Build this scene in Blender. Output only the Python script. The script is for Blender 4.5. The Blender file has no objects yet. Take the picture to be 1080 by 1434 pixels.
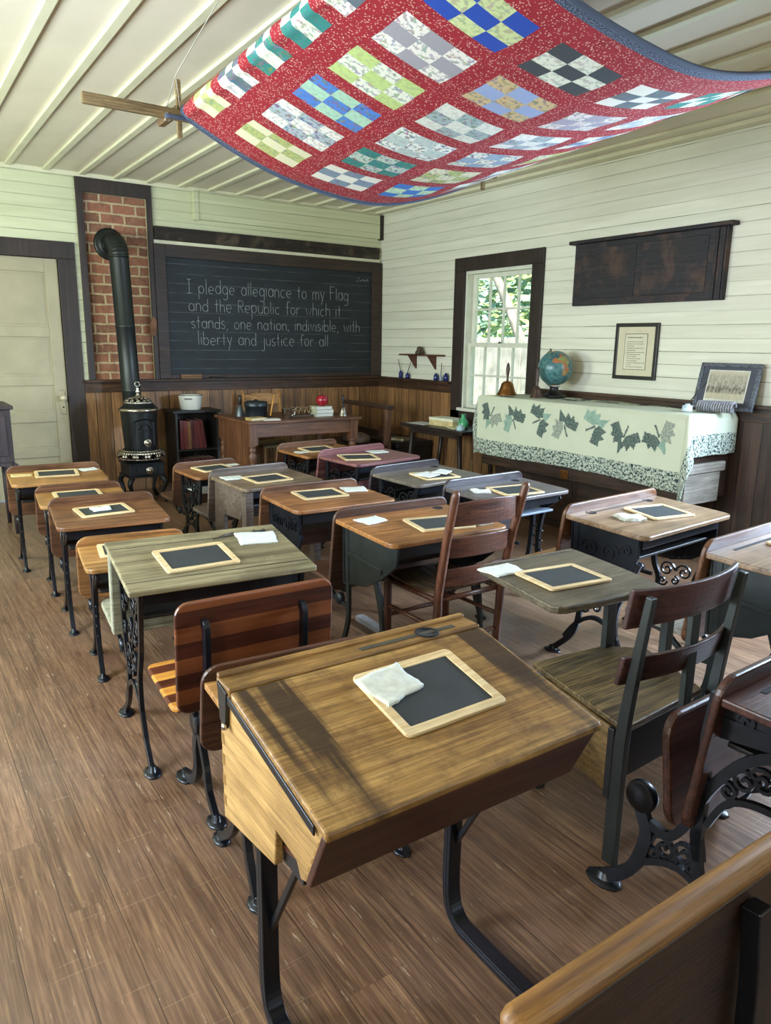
import bpy, math, random
from math import sin, cos, pi, radians as rad
from mathutils import Vector, Matrix
random.seed(7)
SC = bpy.context.scene
COL = SC.collection

# ------------------------------------------------------------------ camera, world, lights
cam_data = bpy.data.cameras.new('camera')
cam_data.sensor_fit = 'VERTICAL'
cam_data.sensor_height = 24.0
cam_data.lens = 24.0 * 1028.2 / 1434.0
cam_data.clip_start = 0.02
cam = bpy.data.objects.new('camera', cam_data)
COL.objects.link(cam)
YAW, PITCH, ROLL = 0.60023568, 0.22447587, 0.01465552
fw = Vector((sin(YAW) * cos(PITCH), cos(YAW) * cos(PITCH), -sin(PITCH)))
rt0 = Vector((cos(YAW), -sin(YAW), 0))
up0 = rt0.cross(fw)
rt = cos(ROLL) * rt0 + sin(ROLL) * up0
up = -sin(ROLL) * rt0 + cos(ROLL) * up0
m = Matrix.Identity(4)
for i in range(3):
    m[i][0], m[i][1], m[i][2] = rt[i], up[i], -fw[i]
m.translation = Vector((0, 0, 1.5))
cam.matrix_world = m
SC.camera = cam
SC.view_settings.view_transform = 'Standard'
SC.view_settings.look = 'None'
SC.view_settings.gamma = 1
SC.view_settings.exposure = 0.5

world = bpy.data.worlds.new('world')
SC.world = world
world.use_nodes = True
wn = world.node_tree
sky = wn.nodes.new('ShaderNodeTexSky')
sky.sky_type = 'NISHITA'
sky.sun_disc = False
sky.sun_elevation = rad(52)
sky.sun_rotation = rad(200)
wn.links.new(sky.outputs[0], wn.nodes['Background'].inputs[0])
wn.nodes['Background'].inputs[1].default_value = 0.30


def light(name, typ, loc, rot, energy, color, size=None):
    d = bpy.data.lights.new(name, typ)
    d.energy = energy
    d.color = color
    if size:
        d.shape = 'RECTANGLE'
        d.size, d.size_y = size
    o = bpy.data.objects.new(name, d)
    o.location = loc
    o.rotation_euler = rot
    COL.objects.link(o)
    return o


sun = light('sun', 'SUN', (0, 0, 8), (rad(28), rad(-22), 0), 9.0, (1.0, 0.95, 0.85))
sun.data.angle = rad(1.0)
COOL, WARM, MILD = (0.80, 0.90, 1.0), (1.0, 0.97, 0.88), (0.95, 1.0, 0.93)
HPI = pi / 2
light('daylight_left_far', 'AREA', (-1.56, 5.3, 1.55), (0, -HPI, 0), 82, (0.88, 1.0, 0.82), (1.35, 1.0))
light('daylight_left_mid', 'AREA', (-1.56, 2.8, 1.55), (0, -HPI, 0), 140, (0.72, 0.85, 1.0), (1.35, 1.0))
light('daylight_left_near', 'AREA', (-1.56, 0.4, 1.55), (0, -HPI, 0), 32, (1.0, 0.93, 0.78), (1.35, 1.0))
lr = light('daylight_right_near', 'AREA', (5.16, 1.25, 1.55), Vector((-.80, .42, -.42)).to_track_quat('-Z', 'Y').to_euler(), 215, (0.58, 0.76, 1.0), (1.0, 1.3))
lr.data.spread = rad(125)
light('rear_fill', 'AREA', (2.2, -1.66, 1.2), (HPI, 0, 0), 4, WARM, (1.6, 2.0))  # weak fill light added behind the camera, set in an unseen doorway

# ------------------------------------------------------------------ material helpers


def C(h):
    h = h.lstrip('#')
    r = [int(h[i:i + 2], 16) / 255 for i in (0, 2, 4)]
    return tuple(x / 12.92 if x <= .04045 else ((x + .055) / 1.055) ** 2.4 for x in r) + (1,)


class NT:
    def __init__(s, name):
        s.m = bpy.data.materials.new(name)
        s.m.use_nodes = True
        s.t = s.m.node_tree
        s.b = s.t.nodes['Principled BSDF']

    def n(s, typ, ins=None, **props):
        nd = s.t.nodes.new('ShaderNode' + typ)
        for k, v in props.items():
            setattr(nd, k, v)
        for k, v in (ins or {}).items():
            s.put(nd.inputs[k], v)
        return nd

    def put(s, inp, v):
        if isinstance(v, bpy.types.NodeSocket):
            s.t.links.new(v, inp)
        else:
            inp.default_value = v

    def math(s, op, a, b=0.0, c=0.0):
        return s.n('Math', {0: a, 1: b, 2: c}, operation=op).outputs[0]

    def mix(s, f, a, b, mode='MIX'):
        nd = s.n('Mix', data_type='RGBA', blend_type=mode)
        s.put(nd.inputs[0], f)
        s.put(nd.inputs[6], a)
        s.put(nd.inputs[7], b)
        return nd.outputs[2]

    def ramp(s, f, stops, interp='LINEAR'):
        nd = s.n('ValToRGB', {0: f})
        nd.color_ramp.interpolation = interp
        el = nd.color_ramp.elements
        while len(el) < len(stops):
            el.new(0.5)
        for e, (p, c) in zip(el, stops):
            e.position = p
            e.color = c if len(c) == 4 else tuple(c) + (1,)
        return nd.outputs[0]

    def noise(s, vec, scale, detail=4, rough=.55, dist=0.0):
        return s.n('TexNoise', {'Vector': vec, 'Scale': scale, 'Detail': detail, 'Roughness': rough, 'Distortion': dist}).outputs[0]

    def coord(s, out='Object'):
        return s.n('TexCoord').outputs[out]

    def mapped(s, vec, scale=(1, 1, 1), loc=(0, 0, 0), rot=(0, 0, 0)):
        return s.n('Mapping', {'Vector': vec, 'Location': loc, 'Rotation': rot, 'Scale': scale}).outputs[0]

    def shifted(s, vec):
        r = s.n('ObjectInfo').outputs['Random']
        r = s.math('MULTIPLY', r, 37.0)
        return s.n('VectorMath', {0: vec, 1: r}, operation='ADD').outputs[0]

    def bump(s, h, strength=.3, dist=.01):
        s.put(s.b.inputs['Normal'], s.n('Bump', {'Height': h, 'Strength': strength, 'Distance': dist}).outputs[0])

    def fin(s, color=None, rough=None, metal=None):
        if color is not None:
            s.put(s.b.inputs['Base Color'], color)
        if rough is not None:
            s.put(s.b.inputs['Roughness'], rough)
        if metal is not None:
            s.put(s.b.inputs['Metallic'], metal)
        return s.m


_cache = {}


def plain(name, hexc, rough=.6, metal=0, var=.12, scale=9):
    if name in _cache:
        return _cache[name]
    t = NT(name)
    c = C(hexc)
    n = t.noise(t.shifted(t.coord()), scale, 5)
    d = tuple(x * (1 - 2 * var) for x in c[:3]) + (1,)
    l = tuple(min(1, x * (1 + 2 * var)) for x in c[:3]) + (1,)
    _cache[name] = t.fin(t.ramp(n, [(.25, d), (.75, l)]), rough, metal)
    return _cache[name]


def wood(name, dark, light_, axis='x', rough=.45, fine=.5, stain=None, stain_amt=.5, grain=1.0, scratch=0.0):
    if name in _cache:
        return _cache[name]
    t = NT(name)
    v = t.shifted(t.coord())
    k = {'x': (1.6, 46, 46), 'y': (46, 1.6, 46), 'z': (46, 46, 1.6)}[axis]
    k = tuple(a * grain for a in k)
    n1 = t.noise(t.mapped(v, k), 1.0, 6, .6, .9)
    n2 = t.noise(t.mapped(v, tuple(a * 4.5 for a in k)), 1.0, 4, .7)
    d, l = C(dark), C(light_)
    mid = tuple((a + b) / 2 for a, b in zip(d, l))
    c = t.ramp(n1, [(.33, d), (.5, mid), (.66, l)])
    big = t.noise(v, 3.2, 5, .6)
    c = t.mix(1.0, c, t.ramp(big, [(.3, (.66, .66, .66)), (.6, (1.08, 1.08, 1.08))]), 'MULTIPLY')
    dk = t.ramp(n2, [(.40, (1 - fine * .95,) * 3), (.56, (1, 1, 1))])
    c = t.mix(1.0, c, dk, 'MULTIPLY')
    if stain:
        n3 = t.noise(t.mapped(v, (3, 3, 3)), 1.3, 7, .68, .5)
        f = t.math('MULTIPLY', t.ramp(n3, [(.5, (0, 0, 0)), (.66, (1, 1, 1))]), stain_amt)
        c = t.mix(f, c, C(stain))
    if scratch:
        n4 = t.noise(t.mapped(v, (90, 6, 90), rot=(0, 0, .7)), 1.0, 2, .5)
        c = t.mix(t.math('MULTIPLY', t.ramp(n4, [(.66, (0, 0, 0)), (.72, (1, 1, 1))]), scratch), c, C('#d8c39a'))
    t.bump(n2, .22, .004)
    r = t.n('MapRange', {0: big, 3: rough - .10, 4: rough + .16}).outputs[0]
    _cache[name] = t.fin(c, r)
    return _cache[name]


def planked(name, across, along, width, gap, dark, light_, rough=.6, gapcol='#14100c', grain=1.0, bright=.25, bumpy=.6, paint=False, length=None, scuff=0):
    """boards laid side by side: across/along are axis indices"""
    t = NT(name)
    co = t.coord()
    sp = t.n('SeparateXYZ', {0: co}).outputs
    u = t.math('DIVIDE', sp[across], width)
    idx = t.math('FLOOR', u)
    fr = t.math('FRACT', u)
    rnd = t.n('TexWhiteNoise', {'W': idx}, noise_dimensions='1D').outputs[0]
    edge = t.math('MINIMUM', fr, t.math('SUBTRACT', 1.0, fr))
    wob = t.noise(co, 3.0, 3)
    g = t.math('MULTIPLY', t.math('ADD', wob, .35), gap / width)
    mask = t.math('LESS_THAN', edge, g)
    if length:
        a2 = t.math('ADD', t.math('DIVIDE', sp[along], length), t.math('MULTIPLY', rnd, 7.0))
        fr2 = t.math('FRACT', a2)
        mask = t.math('MAXIMUM', mask, t.math('LESS_THAN', fr2, gap * .55 / length))
        rnd = t.n('TexWhiteNoise', {'W': t.math('ADD', t.math('MULTIPLY', idx, 13.0), t.math('FLOOR', a2))}, noise_dimensions='1D').outputs[0]
    off = t.n('CombineXYZ', {0: t.math('MULTIPLY', rnd, 31.0), 1: t.math('MULTIPLY', rnd, 17.0), 2: t.math('MULTIPLY', rnd, 11.0)}).outputs[0]
    v = t.n('VectorMath', {0: co, 1: off}, operation='ADD').outputs[0]
    k = [26 * grain] * 3
    k[along] = 1.7 * grain
    n1 = t.noise(t.mapped(v, tuple(k)), 1.0, 6, .62, .8)
    n2 = t.noise(t.mapped(v, tuple(a * 4 for a in k)), 1.0, 3, .6)
    d, l = C(dark), C(light_)
    mid = tuple((a + b) / 2 for a, b in zip(d, l))
    c = t.ramp(n1, [(.3, d), (.5, mid), (.7, l)])
    br = t.n('MapRange', {0: rnd, 3: 1 - bright, 4: 1 + bright * .6}).outputs[0]
    c = t.mix(1.0, c, t.n('CombineXYZ', {0: br, 1: br, 2: br}).outputs[0], 'MULTIPLY')
    if not paint:
        c = t.mix(t.math('MULTIPLY', t.ramp(n2, [(.4, (1, 1, 1)), (.6, (0, 0, 0))]), .35), c, tuple(x * .45 for x in d[:3]) + (1,))
    if scuff:
        big = t.noise(co, 1.1, 6, .6)
        c = t.mix(t.math('MULTIPLY', t.ramp(big, [(.42, (0, 0, 0)), (.7, (1, 1, 1))]), scuff * .55), c, C('#8a7a6c'))
        ks = [70.0] * 3
        ks[along] = 9.0
        sc1 = t.noise(t.mapped(co, tuple(ks), rot=(0, 0, .25)), 1.0, 3, .7)
        sc2 = t.noise(t.mapped(co, (14, 95, 60), rot=(0, 0, -.5)), 1.0, 3, .7)
        m_ = t.math('MAXIMUM', t.ramp(sc1, [(.64, (0, 0, 0)), (.7, (1, 1, 1))]), t.ramp(sc2, [(.7, (0, 0, 0)), (.75, (1, 1, 1))]))
        c = t.mix(t.math('MULTIPLY', m_, scuff), c, C('#c2ab8c'))
        fl = t.noise(t.mapped(v, (150, 2.2, 60)), 1.0, 3, .6)
        c = t.mix(t.math('MULTIPLY', t.ramp(fl, [(.36, (1, 1, 1)), (.47, (0, 0, 0))]), .32), c, C('#3a2616'))
        c = t.mix(t.math('MULTIPLY', t.ramp(fl, [(.56, (0, 0, 0)), (.66, (1, 1, 1))]), .22), c, C('#c09a68'))
        for rz_, sc_ in ((1.1, (2.2, 260, 60)), (-.35, (260, 2.6, 60)), (.9, (3.0, 210, 60))):
            sx_ = t.noise(t.mapped(co, sc_, rot=(0, 0, rz_)), 1.0, 2, .5)
            c = t.mix(t.math('MULTIPLY', t.ramp(sx_, [(.715, (0, 0, 0)), (.76, (1, 1, 1))]), .4), c, C('#d0b48a'))
        kn = t.n('TexVoronoi', {'Vector': t.mapped(co, (2.2, 1.3, 1)), 'Scale': 1.0}).outputs[0]
        c = t.mix(t.math('MULTIPLY', t.ramp(kn, [(.03, (1, 1, 1)), (.055, (0, 0, 0))]), .8), c, C('#2c190e'))
    if paint:
        ls = t.n('TexWhiteNoise', {'W': t.math('ROUND', u)}, noise_dimensions='1D').outputs[0]
        lv = t.math('MULTIPLY', t.n('MapRange', {0: ls, 3: .25, 4: 1.0}).outputs[0], t.ramp(t.noise(t.mapped(co, (.9, .9, .9)), 2.2, 4), [(.36, (.35, .35, .35)), (.6, (1, 1, 1))]))
        c = t.mix(t.math('MULTIPLY', mask, lv), c, C(gapcol))
    else:
        c = t.mix(mask, c, C(gapcol))
    h = t.math('SUBTRACT', t.math('MULTIPLY', n2, .15), mask)
    t.bump(h, bumpy, .006)
    r = t.n('MapRange', {0: n1, 3: rough - .07, 4: rough + .1}).outputs[0]
    return t.fin(c, r)


IRON = plain('black_cast_iron', '#11141a', .32, .25, .3, 14)
IRONG = plain('green_black_iron', '#1f2524', .42, .2, .25, 14)
NICKEL = plain('nickel', '#b9b4a8', .25, 1.0, .15, 30)
STOVE = plain('stove_black', '#16191a', .42, .3, .25, 12)
PIPE = plain('stove_pipe_black', '#1d2322', .4, .2, .15, 6)
DARKTRIM = wood('dark_brown_paint', '#2b211d', '#3d302b', 'z', .5, .3, grain=.6)
DARKTRIMX = wood('dark_brown_paint_x', '#2b211d', '#3d302b', 'x', .5, .3, grain=.6)
CREAM = plain('cream_paint', '#dcd9bd', .55, 0, .04, 6)
WHITEP = plain('window_white_paint', '#d9dacb', .5, 0, .05, 9)
BLACKP = plain('black_paint', '#11100f', .45, 0, .2, 9)
PAPER = plain('paper', '#d3d4cc', .8, 0, .04, 30)
CLOTH = plain('cotton_rag', '#c6c9bd', .95, 0, .08, 45)
SLATEM = plain('school_slate', '#2d3233', .55, 0, .10, 12)
SLATEW = wood('slate_frame_wood', '#cfae78', '#e6cf9f', 'x', .5, .2)
BRASS = plain('bell_brass', '#b07c4c', .28, 1.0, .2, 20)
BRONZE = plain('bell_dark_bronze', '#5a4a42', .35, .8, .2, 20)
STRING = plain('string', '#b9b5a4', .8)
INKBLUE = plain('cobalt_glass', '#1d2a66', .12, 0, .1)
INKHOLE = plain('ink_hole', '#090807', .95)

# ------------------------------------------------------------------ mesh helpers


class MB:
    def __init__(s):
        s.v, s.f, s.sm, s.mi = [], [], [], []

    def _add(s, vs, fs, smooth=False, mi=0):
        o = len(s.v)
        s.v += [tuple(p) for p in vs]
        for f in fs:
            s.f.append(tuple(i + o for i in f))
            s.sm.append(smooth)
            s.mi.append(mi)
        return s

    def box(s, x0, x1, y0, y1, z0, z1, mi=0, M=None):
        vs = [Vector((x, y, z)) for z in (z0, z1) for y in (y0, y1) for x in (x0, x1)]
        if M is not None:
            vs = [M @ p for p in vs]
        return s._add(vs, [(0, 2, 3, 1), (4, 5, 7, 6), (0, 1, 5, 4), (1, 3, 7, 5), (3, 2, 6, 7), (2, 0, 4, 6)], False, mi)

    def tube(s, pts, r, n=8, mi=0, cap=True):
        pts = [Vector(p) for p in pts]
        rs = r if isinstance(r, (list, tuple)) else [r] * len(pts)
        vs, fs = [], []
        prev = None
        for i, p in enumerate(pts):
            a = pts[max(i - 1, 0)]
            b = pts[min(i + 1, len(pts) - 1)]
            d = (b - a).normalized()
            if prev is None:
                ref = Vector((0, 0, 1)) if abs(d.z) < .9 else Vector((1, 0, 0))
                u = d.cross(ref).normalized()
            else:
                u = (prev - d * prev.dot(d))
                u = u.normalized() if u.length > 1e-6 else d.orthogonal().normalized()
            prev = u
            w = d.cross(u)
            for k in range(n):
                t = 2 * pi * k / n
                vs.append(p + (u * cos(t) + w * sin(t)) * rs[i])
        for i in range(len(pts) - 1):
            for k in range(n):
                fs.append((i * n + k, i * n + (k + 1) % n, (i + 1) * n + (k + 1) % n, (i + 1) * n + k))
        s._add(vs, fs, True, mi)
        if cap:
            o = len(s.v) - len(vs)
            s.f += [tuple(o + k for k in reversed(range(n))), tuple(o + (len(pts) - 1) * n + k for k in range(n))]
            s.sm += [False, False]
            s.mi += [mi, mi]
        return s

    def lathe(s, prof, c=(0, 0, 0), n=24, mi=0, sx=1, sy=1, M=None):
        vs, fs = [], []
        for r, z in prof:
            for k in range(n):
                t = 2 * pi * k / n
                p = Vector((c[0] + r * cos(t) * sx, c[1] + r * sin(t) * sy, c[2] + z))
                vs.append(M @ p if M is not None else p)
        for i in range(len(prof) - 1):
            for k in range(n):
                fs.append((i * n + k, i * n + (k + 1) % n, (i + 1) * n + (k + 1) % n, (i + 1) * n + k))
        return s._add(vs, fs, True, mi)

    def prism(s, poly, axis, a, b, mi=0, shear=None):
        """poly of 2-D points extruded from a to b along axis; the poly takes the other two axes in order"""
        n = len(poly)

        def P(q, t):
            p = [q[0], q[1]]
            p.insert(axis, t)
            return tuple(p)
        vs = [P(q, a) for q in poly] + [P(q, b) for q in poly]
        if shear:
            vs = [shear(p) for p in vs]
        fs = [tuple(reversed(range(n))), tuple(range(n, 2 * n))] + [(i, (i + 1) % n, n + (i + 1) % n, n + i) for i in range(n)]
        return s._add(vs, fs, False, mi)

    def strip(s, pts, w, x, t, mi=0):
        """flat iron bar of width w following (y,z) points at x, thickness t along x"""
        pts = [Vector(p) for p in pts]
        n = len(pts)
        ws = w if isinstance(w, (list, tuple)) else [w] * n
        vs, fs = [], []
        for i, p in enumerate(pts):
            d = (pts[min(i + 1, n - 1)] - pts[max(i - 1, 0)])
            d = d.normalized() if d.length > 1e-9 else Vector((0, 1))
            nn = Vector((-d.y, d.x)) * ws[i] / 2
            for q, xx in ((p + nn, x - t / 2), (p + nn, x + t / 2), (p - nn, x + t / 2), (p - nn, x - t / 2)):
                vs.append((xx, q.x, q.y))
        for i in range(n - 1):
            for k in range(4):
                fs.append((i * 4 + k, i * 4 + (k + 1) % 4, i * 4 + 4 + (k + 1) % 4, i * 4 + 4 + k))
        fs += [(3, 2, 1, 0), tuple((n - 1) * 4 + k for k in range(4))]
        return s._add(vs, fs, False, mi)

    def build(s, name, mat, parent=None, bevel=0, seg=2, loc=None, rz=0):
        me = bpy.data.meshes.new(name)
        me.from_pydata(s.v, [], s.f)
        for mt in (mat if isinstance(mat, (list, tuple)) else [mat]):
            me.materials.append(mt)
        me.polygons.foreach_set('use_smooth', s.sm)
        me.polygons.foreach_set('material_index', s.mi)
        me.update()
        o = bpy.data.objects.new(name, me)
        COL.objects.link(o)
        if parent is not None:
            o.parent = parent
        if loc is not None:
            o.location = loc
        if rz:
            o.rotation_euler.z = rz
        if bevel:
            b = o.modifiers.new('edge', 'BEVEL')
            b.width = bevel
            b.segments = seg
            b.limit_method = 'ANGLE'
            b.angle_limit = rad(40)
        return o


def tag(o, label, cat, group=None, kind=None):
    o['label'] = label
    if cat:
        o['category'] = cat
    if group:
        o['group'] = group
    if kind:
        o['kind'] = kind
    return o


def thing(name, label, cat, loc=(0, 0, 0), rz=0, group=None, rot=None):
    o = bpy.data.objects.new(name, None)
    o.empty_display_size = .1
    COL.objects.link(o)
    o.location = loc
    o.rotation_euler = rot if rot else (0, 0, rz)
    return tag(o, label, cat, group)


def struct(o, label=None):
    o['kind'] = 'structure'
    if label:
        o['label'] = label
    return o


def copy_tree(o, loc=None, rz=None, label=None, parent=None):
    c = o.copy()
    COL.objects.link(c)
    if parent is not None:
        c.parent = parent
    if loc is not None:
        c.location = loc
    if rz is not None:
        c.rotation_euler.z = rz
    if label:
        c['label'] = label
    for ch in list(o.children):
        copy_tree(ch, parent=c)
    return c


def rrect(x0, x1, z0, z1, r, which=(1, 1, 1, 1), n=6):
    """rounded rectangle, corners in order (x0,z0) (x1,z0) (x1,z1) (x0,z1)"""
    out = []
    for (cx, cz, a0, on, px, pz) in ((x0 + r, z0 + r, 180, which[0], x0, z0), (x1 - r, z0 + r, 270, which[1], x1, z0),
                                     (x1 - r, z1 - r, 0, which[2], x1, z1), (x0 + r, z1 - r, 90, which[3], x0, z1)):
        if on:
            for k in range(n + 1):
                a = rad(a0 + 90 * k / n)
                out.append((cx + r * cos(a), cz + r * sin(a)))
        else:
            out.append((px, pz))
    return out


def spiral(cy, cz, r, a0, turns, n=22, keep=.15):
    out = []
    for i in range(n + 1):
        t = i / n
        a = a0 + 2 * pi * turns * t
        q = r * (1 - (1 - keep) * t)
        out.append((cy + q * cos(a), cz + q * sin(a)))
    return out


def smooth2(pts, k=6):
    """Catmull-Rom through points of any dimension"""
    P = [Vector(p) for p in pts]
    out = []
    for i in range(len(P) - 1):
        p0, p1, p2, p3 = P[max(i - 1, 0)], P[i], P[i + 1], P[min(i + 2, len(P) - 1)]
        for j in range(k):
            t = j / k
            out.append(.5 * ((2 * p1) + (p2 - p0) * t + (2 * p0 - 5 * p1 + 4 * p2 - p3) * t * t + (3 * p1 - p0 - 3 * p2 + p3) * t ** 3))
    out.append(P[-1])
    return out


# ------------------------------------------------------------------ room shell
YB, XR, XL, YF, H = 7.609, 5.09, -1.5, -1.6, 3.0
SHIP = planked('cream_shiplap', 2, 0, .0985, .0032, '#c6c9a4', '#d9dbba', .55, '#5d5a45', .5, .06, .7, True)
SHIPY = planked('cream_shiplap_side', 2, 1, .0985, .0032, '#d6d6c2', '#e8e7d8', .55, '#5d5a45', .5, .06, .7, True)
FLOORM = planked('worn_pine_floor', 0, 1, .125, .0011, '#583f2f', '#8c6a4f', .34, '#33231a', 1.5, .16, .35, False, 2.3, .5)
WAINX = planked('wainscot_planks', 0, 2, .145, .004, '#6b4a30', '#ae8152', .5, '#150d08', .9, .32, .6)
WAINY = planked('wainscot_planks_side', 1, 2, .145, .004, '#6b4a30', '#ae8152', .5, '#150d08', .9, .32, .6)
LEDGE = wood('ledge_wood', '#2a1a10', '#5b3c25', 'x', .5, .6, grain=.8)
LEDGEY = wood('ledge_wood_side', '#2a1a10', '#5b3c25', 'y', .5, .6, grain=.8)

b = MB().box(XL - .15, XR + .15, YF - .15, YB + .15, -.1, 0)
struct(b.build('floor', FLOORM), 'worn pine floorboards')
b = MB().box(XL - 1.1, XR + 1.1, YF - 1.1, YB + 1.1, H, H + .12)  # slab runs out past the walls as an unseen overhang to block sun
struct(b.build('ceiling', plain('ceiling_paint', '#e0d7c4', .6, 0, .03, 2)), 'painted board ceiling')
b = MB()
x = 1.1416 - .3075 * 8
while x < XR - .05:
    b.box(x - .026, x + .026, YF, YB, H - .022, H)
    x += .3075
struct(b.build('trim_1', CREAM, bevel=.004), 'cream battens on the ceiling')
b = MB()
b.box(XL, XR, YB - .022, YB, H - .04, H)
b.box(XR - .10, XR, YF, YB, H - .03, H)
struct(b.build('trim_2', CREAM, bevel=.004), 'cream cornice strips')


def wall_with_holes(a0, a1, holes, put):
    """holes: (lo, hi, zlo, zhi) along the wall; put(lo, hi, z0, z1) adds one box"""
    cur = a0
    for lo, hi, z0, z1 in sorted(holes):
        if lo > cur:
            put(cur, lo, 0, H)
        if z0 > 0:
            put(lo, hi, 0, z0)
        if z1 < H:
            put(lo, hi, z1, H)
        cur = hi
    put(cur, a1, 0, H)


DOOR = (.63, 1.49, 0, 2.229)
NICHE = (1.75, 2.335, 1.12, 2.835)
b = MB()
wall_with_holes(XL - .15, XR + .15, [DOOR, NICHE], lambda lo, hi, z0, z1: b.box(lo, hi, YB, YB + .13, z0, z1))
struct(b.build('wall_back', SHIP), 'cream boarded wall behind the blackboard')
WIN = (5.08, 6.03, .86, 2.235)
b = MB()
wall_with_holes(YF, YB, [WIN, (.75, 1.75, .86, 2.235)], lambda lo, hi, z0, z1: b.box(XR, XR + .14, lo, hi, z0, z1))
struct(b.build('wall_right', SHIPY), 'cream boarded wall with the window')
b = MB()
wall_with_holes(YF, YB, [(-.1, .9, .86, 2.235), (2.3, 3.3, .86, 2.235), (4.8, 5.8, .86, 2.235)], lambda lo, hi, z0, z1: b.box(XL - .14, XL, lo, hi, z0, z1))
struct(b.build('wall_left', SHIPY))
b = MB()
wall_with_holes(XL - .14, XR + .14, [(1.4, 3.0, 0, 2.235)], lambda lo, hi, z0, z1: b.box(lo, hi, YF - .14, YF, z0, z1))  # unseen doorway opening added for the rear fill lamp
struct(b.build('wall_front', SHIP))

# wainscot and ledge
b = MB()
b.box(1.645, XR, YB - .02, YB, 0, 1.0)
struct(b.build('trim_3', WAINX), 'vertical wainscot planks under the blackboard')
b = MB()
b.box(XR - .02, XR, WIN[1] + .16, YB - .02, 0, 1.0)
b.box(XR - .02, XR, WIN[0] - .14, WIN[1] + .16, 0, .74)
struct(b.build('trim_4', WAINY), 'vertical wainscot planks beside the window')
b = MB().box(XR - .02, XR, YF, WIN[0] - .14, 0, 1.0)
struct(b.build('trim_14', planked('dark_wainscot_side', 1, 2, .145, .004, '#33251d', '#5a4333', .5, '#0f0a07', .9, .3, .6)), 'darker wainscot planks at the chest end of the window wall')  # planks in a darker tone than the rest of this wall
b = MB()
b.box(XL, XL + .02, YF, YB, 0, .80)
for lo, hi in ((YF, -.1), (.9, 2.3), (3.3, 4.8), (5.8, YB)):
    b.box(XL, XL + .02, lo, hi, .80, 1.09)
struct(b.build('trim_12', WAINY), 'vertical wainscot planks added on the unseen left wall to cut light bounce')  # unseen planks added to lower the bounce off the pale left wall
b = MB()
b.box(XL + .02, 1.4, YF, YF + .02, 0, 1.09)
b.box(3.0, XR - .02, YF, YF + .02, 0, 1.09)
struct(b.build('trim_13', WAINX), 'vertical wainscot planks added on the unseen wall behind the viewer to cut light bounce')  # out of view, added to weaken light bouncing from the rear wall
b = MB()
b.box(1.645, XR - .03, YB - .035, YB, 1.0, 1.098)
b.box(1.645, XR - .03, YB - .075, YB, 1.098, 1.122)
struct(b.build('trim_5', LEDGE, bevel=.004), 'dark wooden ledge along the wainscot')
b = MB()
for lo, hi in ((YF, WIN[0] - .14), (WIN[1] + .16, YB - .03)):
    b.box(XR - .035, XR, lo, hi, 1.0, 1.098)
    b.box(XR - .075, XR, lo, hi, 1.098, 1.122)
struct(b.build('trim_6', LEDGEY, bevel=.004), 'dark wooden ledge on the window wall')
b = MB()
b.box(1.69, 1.75, YB - .03, YB, 1.122, 2.96)
b.box(2.335, 2.386, YB - .03, YB, 1.122, 2.96)
b.box(1.69, 2.386, YB - .032, YB, 2.835, 2.96)
struct(b.build('trim_7', DARKTRIM, bevel=.003), 'dark frame around the brick chimney')
b = MB()
b.box(2.84, XR - .05, YB - .05, YB, 2.70, 2.965)
b.box(2.80, 2.85, YB - .06, YB, 2.69, 2.97)
struct(b.build('trim_8', SHIP, bevel=.003), 'cream boxed panel above the blackboard')
b = MB().box(XR - .045, XR - .002, YB - .055, YB, 2.69, 2.96)
struct(b.build('trim_9', DARKTRIM), 'dark gap strip in the corner')
BEAM = wood('charred_strip', '#171310', '#3a2f26', 'x', .7, .7, stain='#6a5a48', stain_amt=.5)
b = MB().box(2.395, 5.05, YB - .035, YB, 2.475, 2.60)
struct(b.build('trim_10', BEAM, bevel=.004), 'rough dark wooden strip above the blackboard')
b = MB().box(2.385, 5.06, YB - .02, YB, 2.440, 2.470)
struct(b.build('trim_11', CREAM), 'thin cream strip under the rough dark strip')

# brick chimney face
t = NT('chimney_brick')
co = t.coord()
sp = t.n('SeparateXYZ', {0: co}).outputs
vv = t.n('CombineXYZ', {0: sp[0], 1: sp[2], 2: 0.0}).outputs[0]
wv = t.n('VectorMath', {0: vv, 1: t.n('VectorMath', {0: t.n('TexNoise', {'Vector': co, 'Scale': 12.0}).outputs[1], 1: (.022, .022, 0)}, operation='MULTIPLY').outputs[0]}, operation='ADD').outputs[0]
br = t.n('TexBrick', {'Vector': wv, 'Scale': 1.0, 'Mortar Size': .0105, 'Brick Width': .225, 'Row Height': .0925, 'Color1': C('#9c6650'), 'Color2': C('#765240'), 'Mortar': C('#bda987'), 'Bias': -.1, 'Mortar Smooth': .2})
n = t.noise(co, 9, 7, .7)
c = t.mix(t.math('MULTIPLY', t.ramp(n, [(.5, (0, 0, 0)), (.7, (1, 1, 1))]), .55), br.outputs[0], C('#40302a'))
c = t.mix(t.math('MULTIPLY', t.ramp(t.noise(co, 26, 6, .75), [(.52, (0, 0, 0)), (.66, (1, 1, 1))]), .5), c, C('#a98a6c'))
t.bump(t.math('ADD', t.math('MULTIPLY', br.outputs[1], -1.0), t.math('MULTIPLY', n, .3)), .7, .012)
BRICK = t.fin(c, .85)
b = MB().box(1.752, 2.333, YB + .02, YB + .12, 1.124, 2.833)
o = b.build('brick_chimney', BRICK)
tag(o, 'red brick chimney face inside a dark frame behind the stovepipe', 'chimney')
b = MB()
b.prism([(2.30, 1.56), (2.352, 1.545), (2.372, 1.62), (2.368, 1.70), (2.335, 1.745), (2.30, 1.66)], 1, YB - .045, YB - .03)
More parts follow.
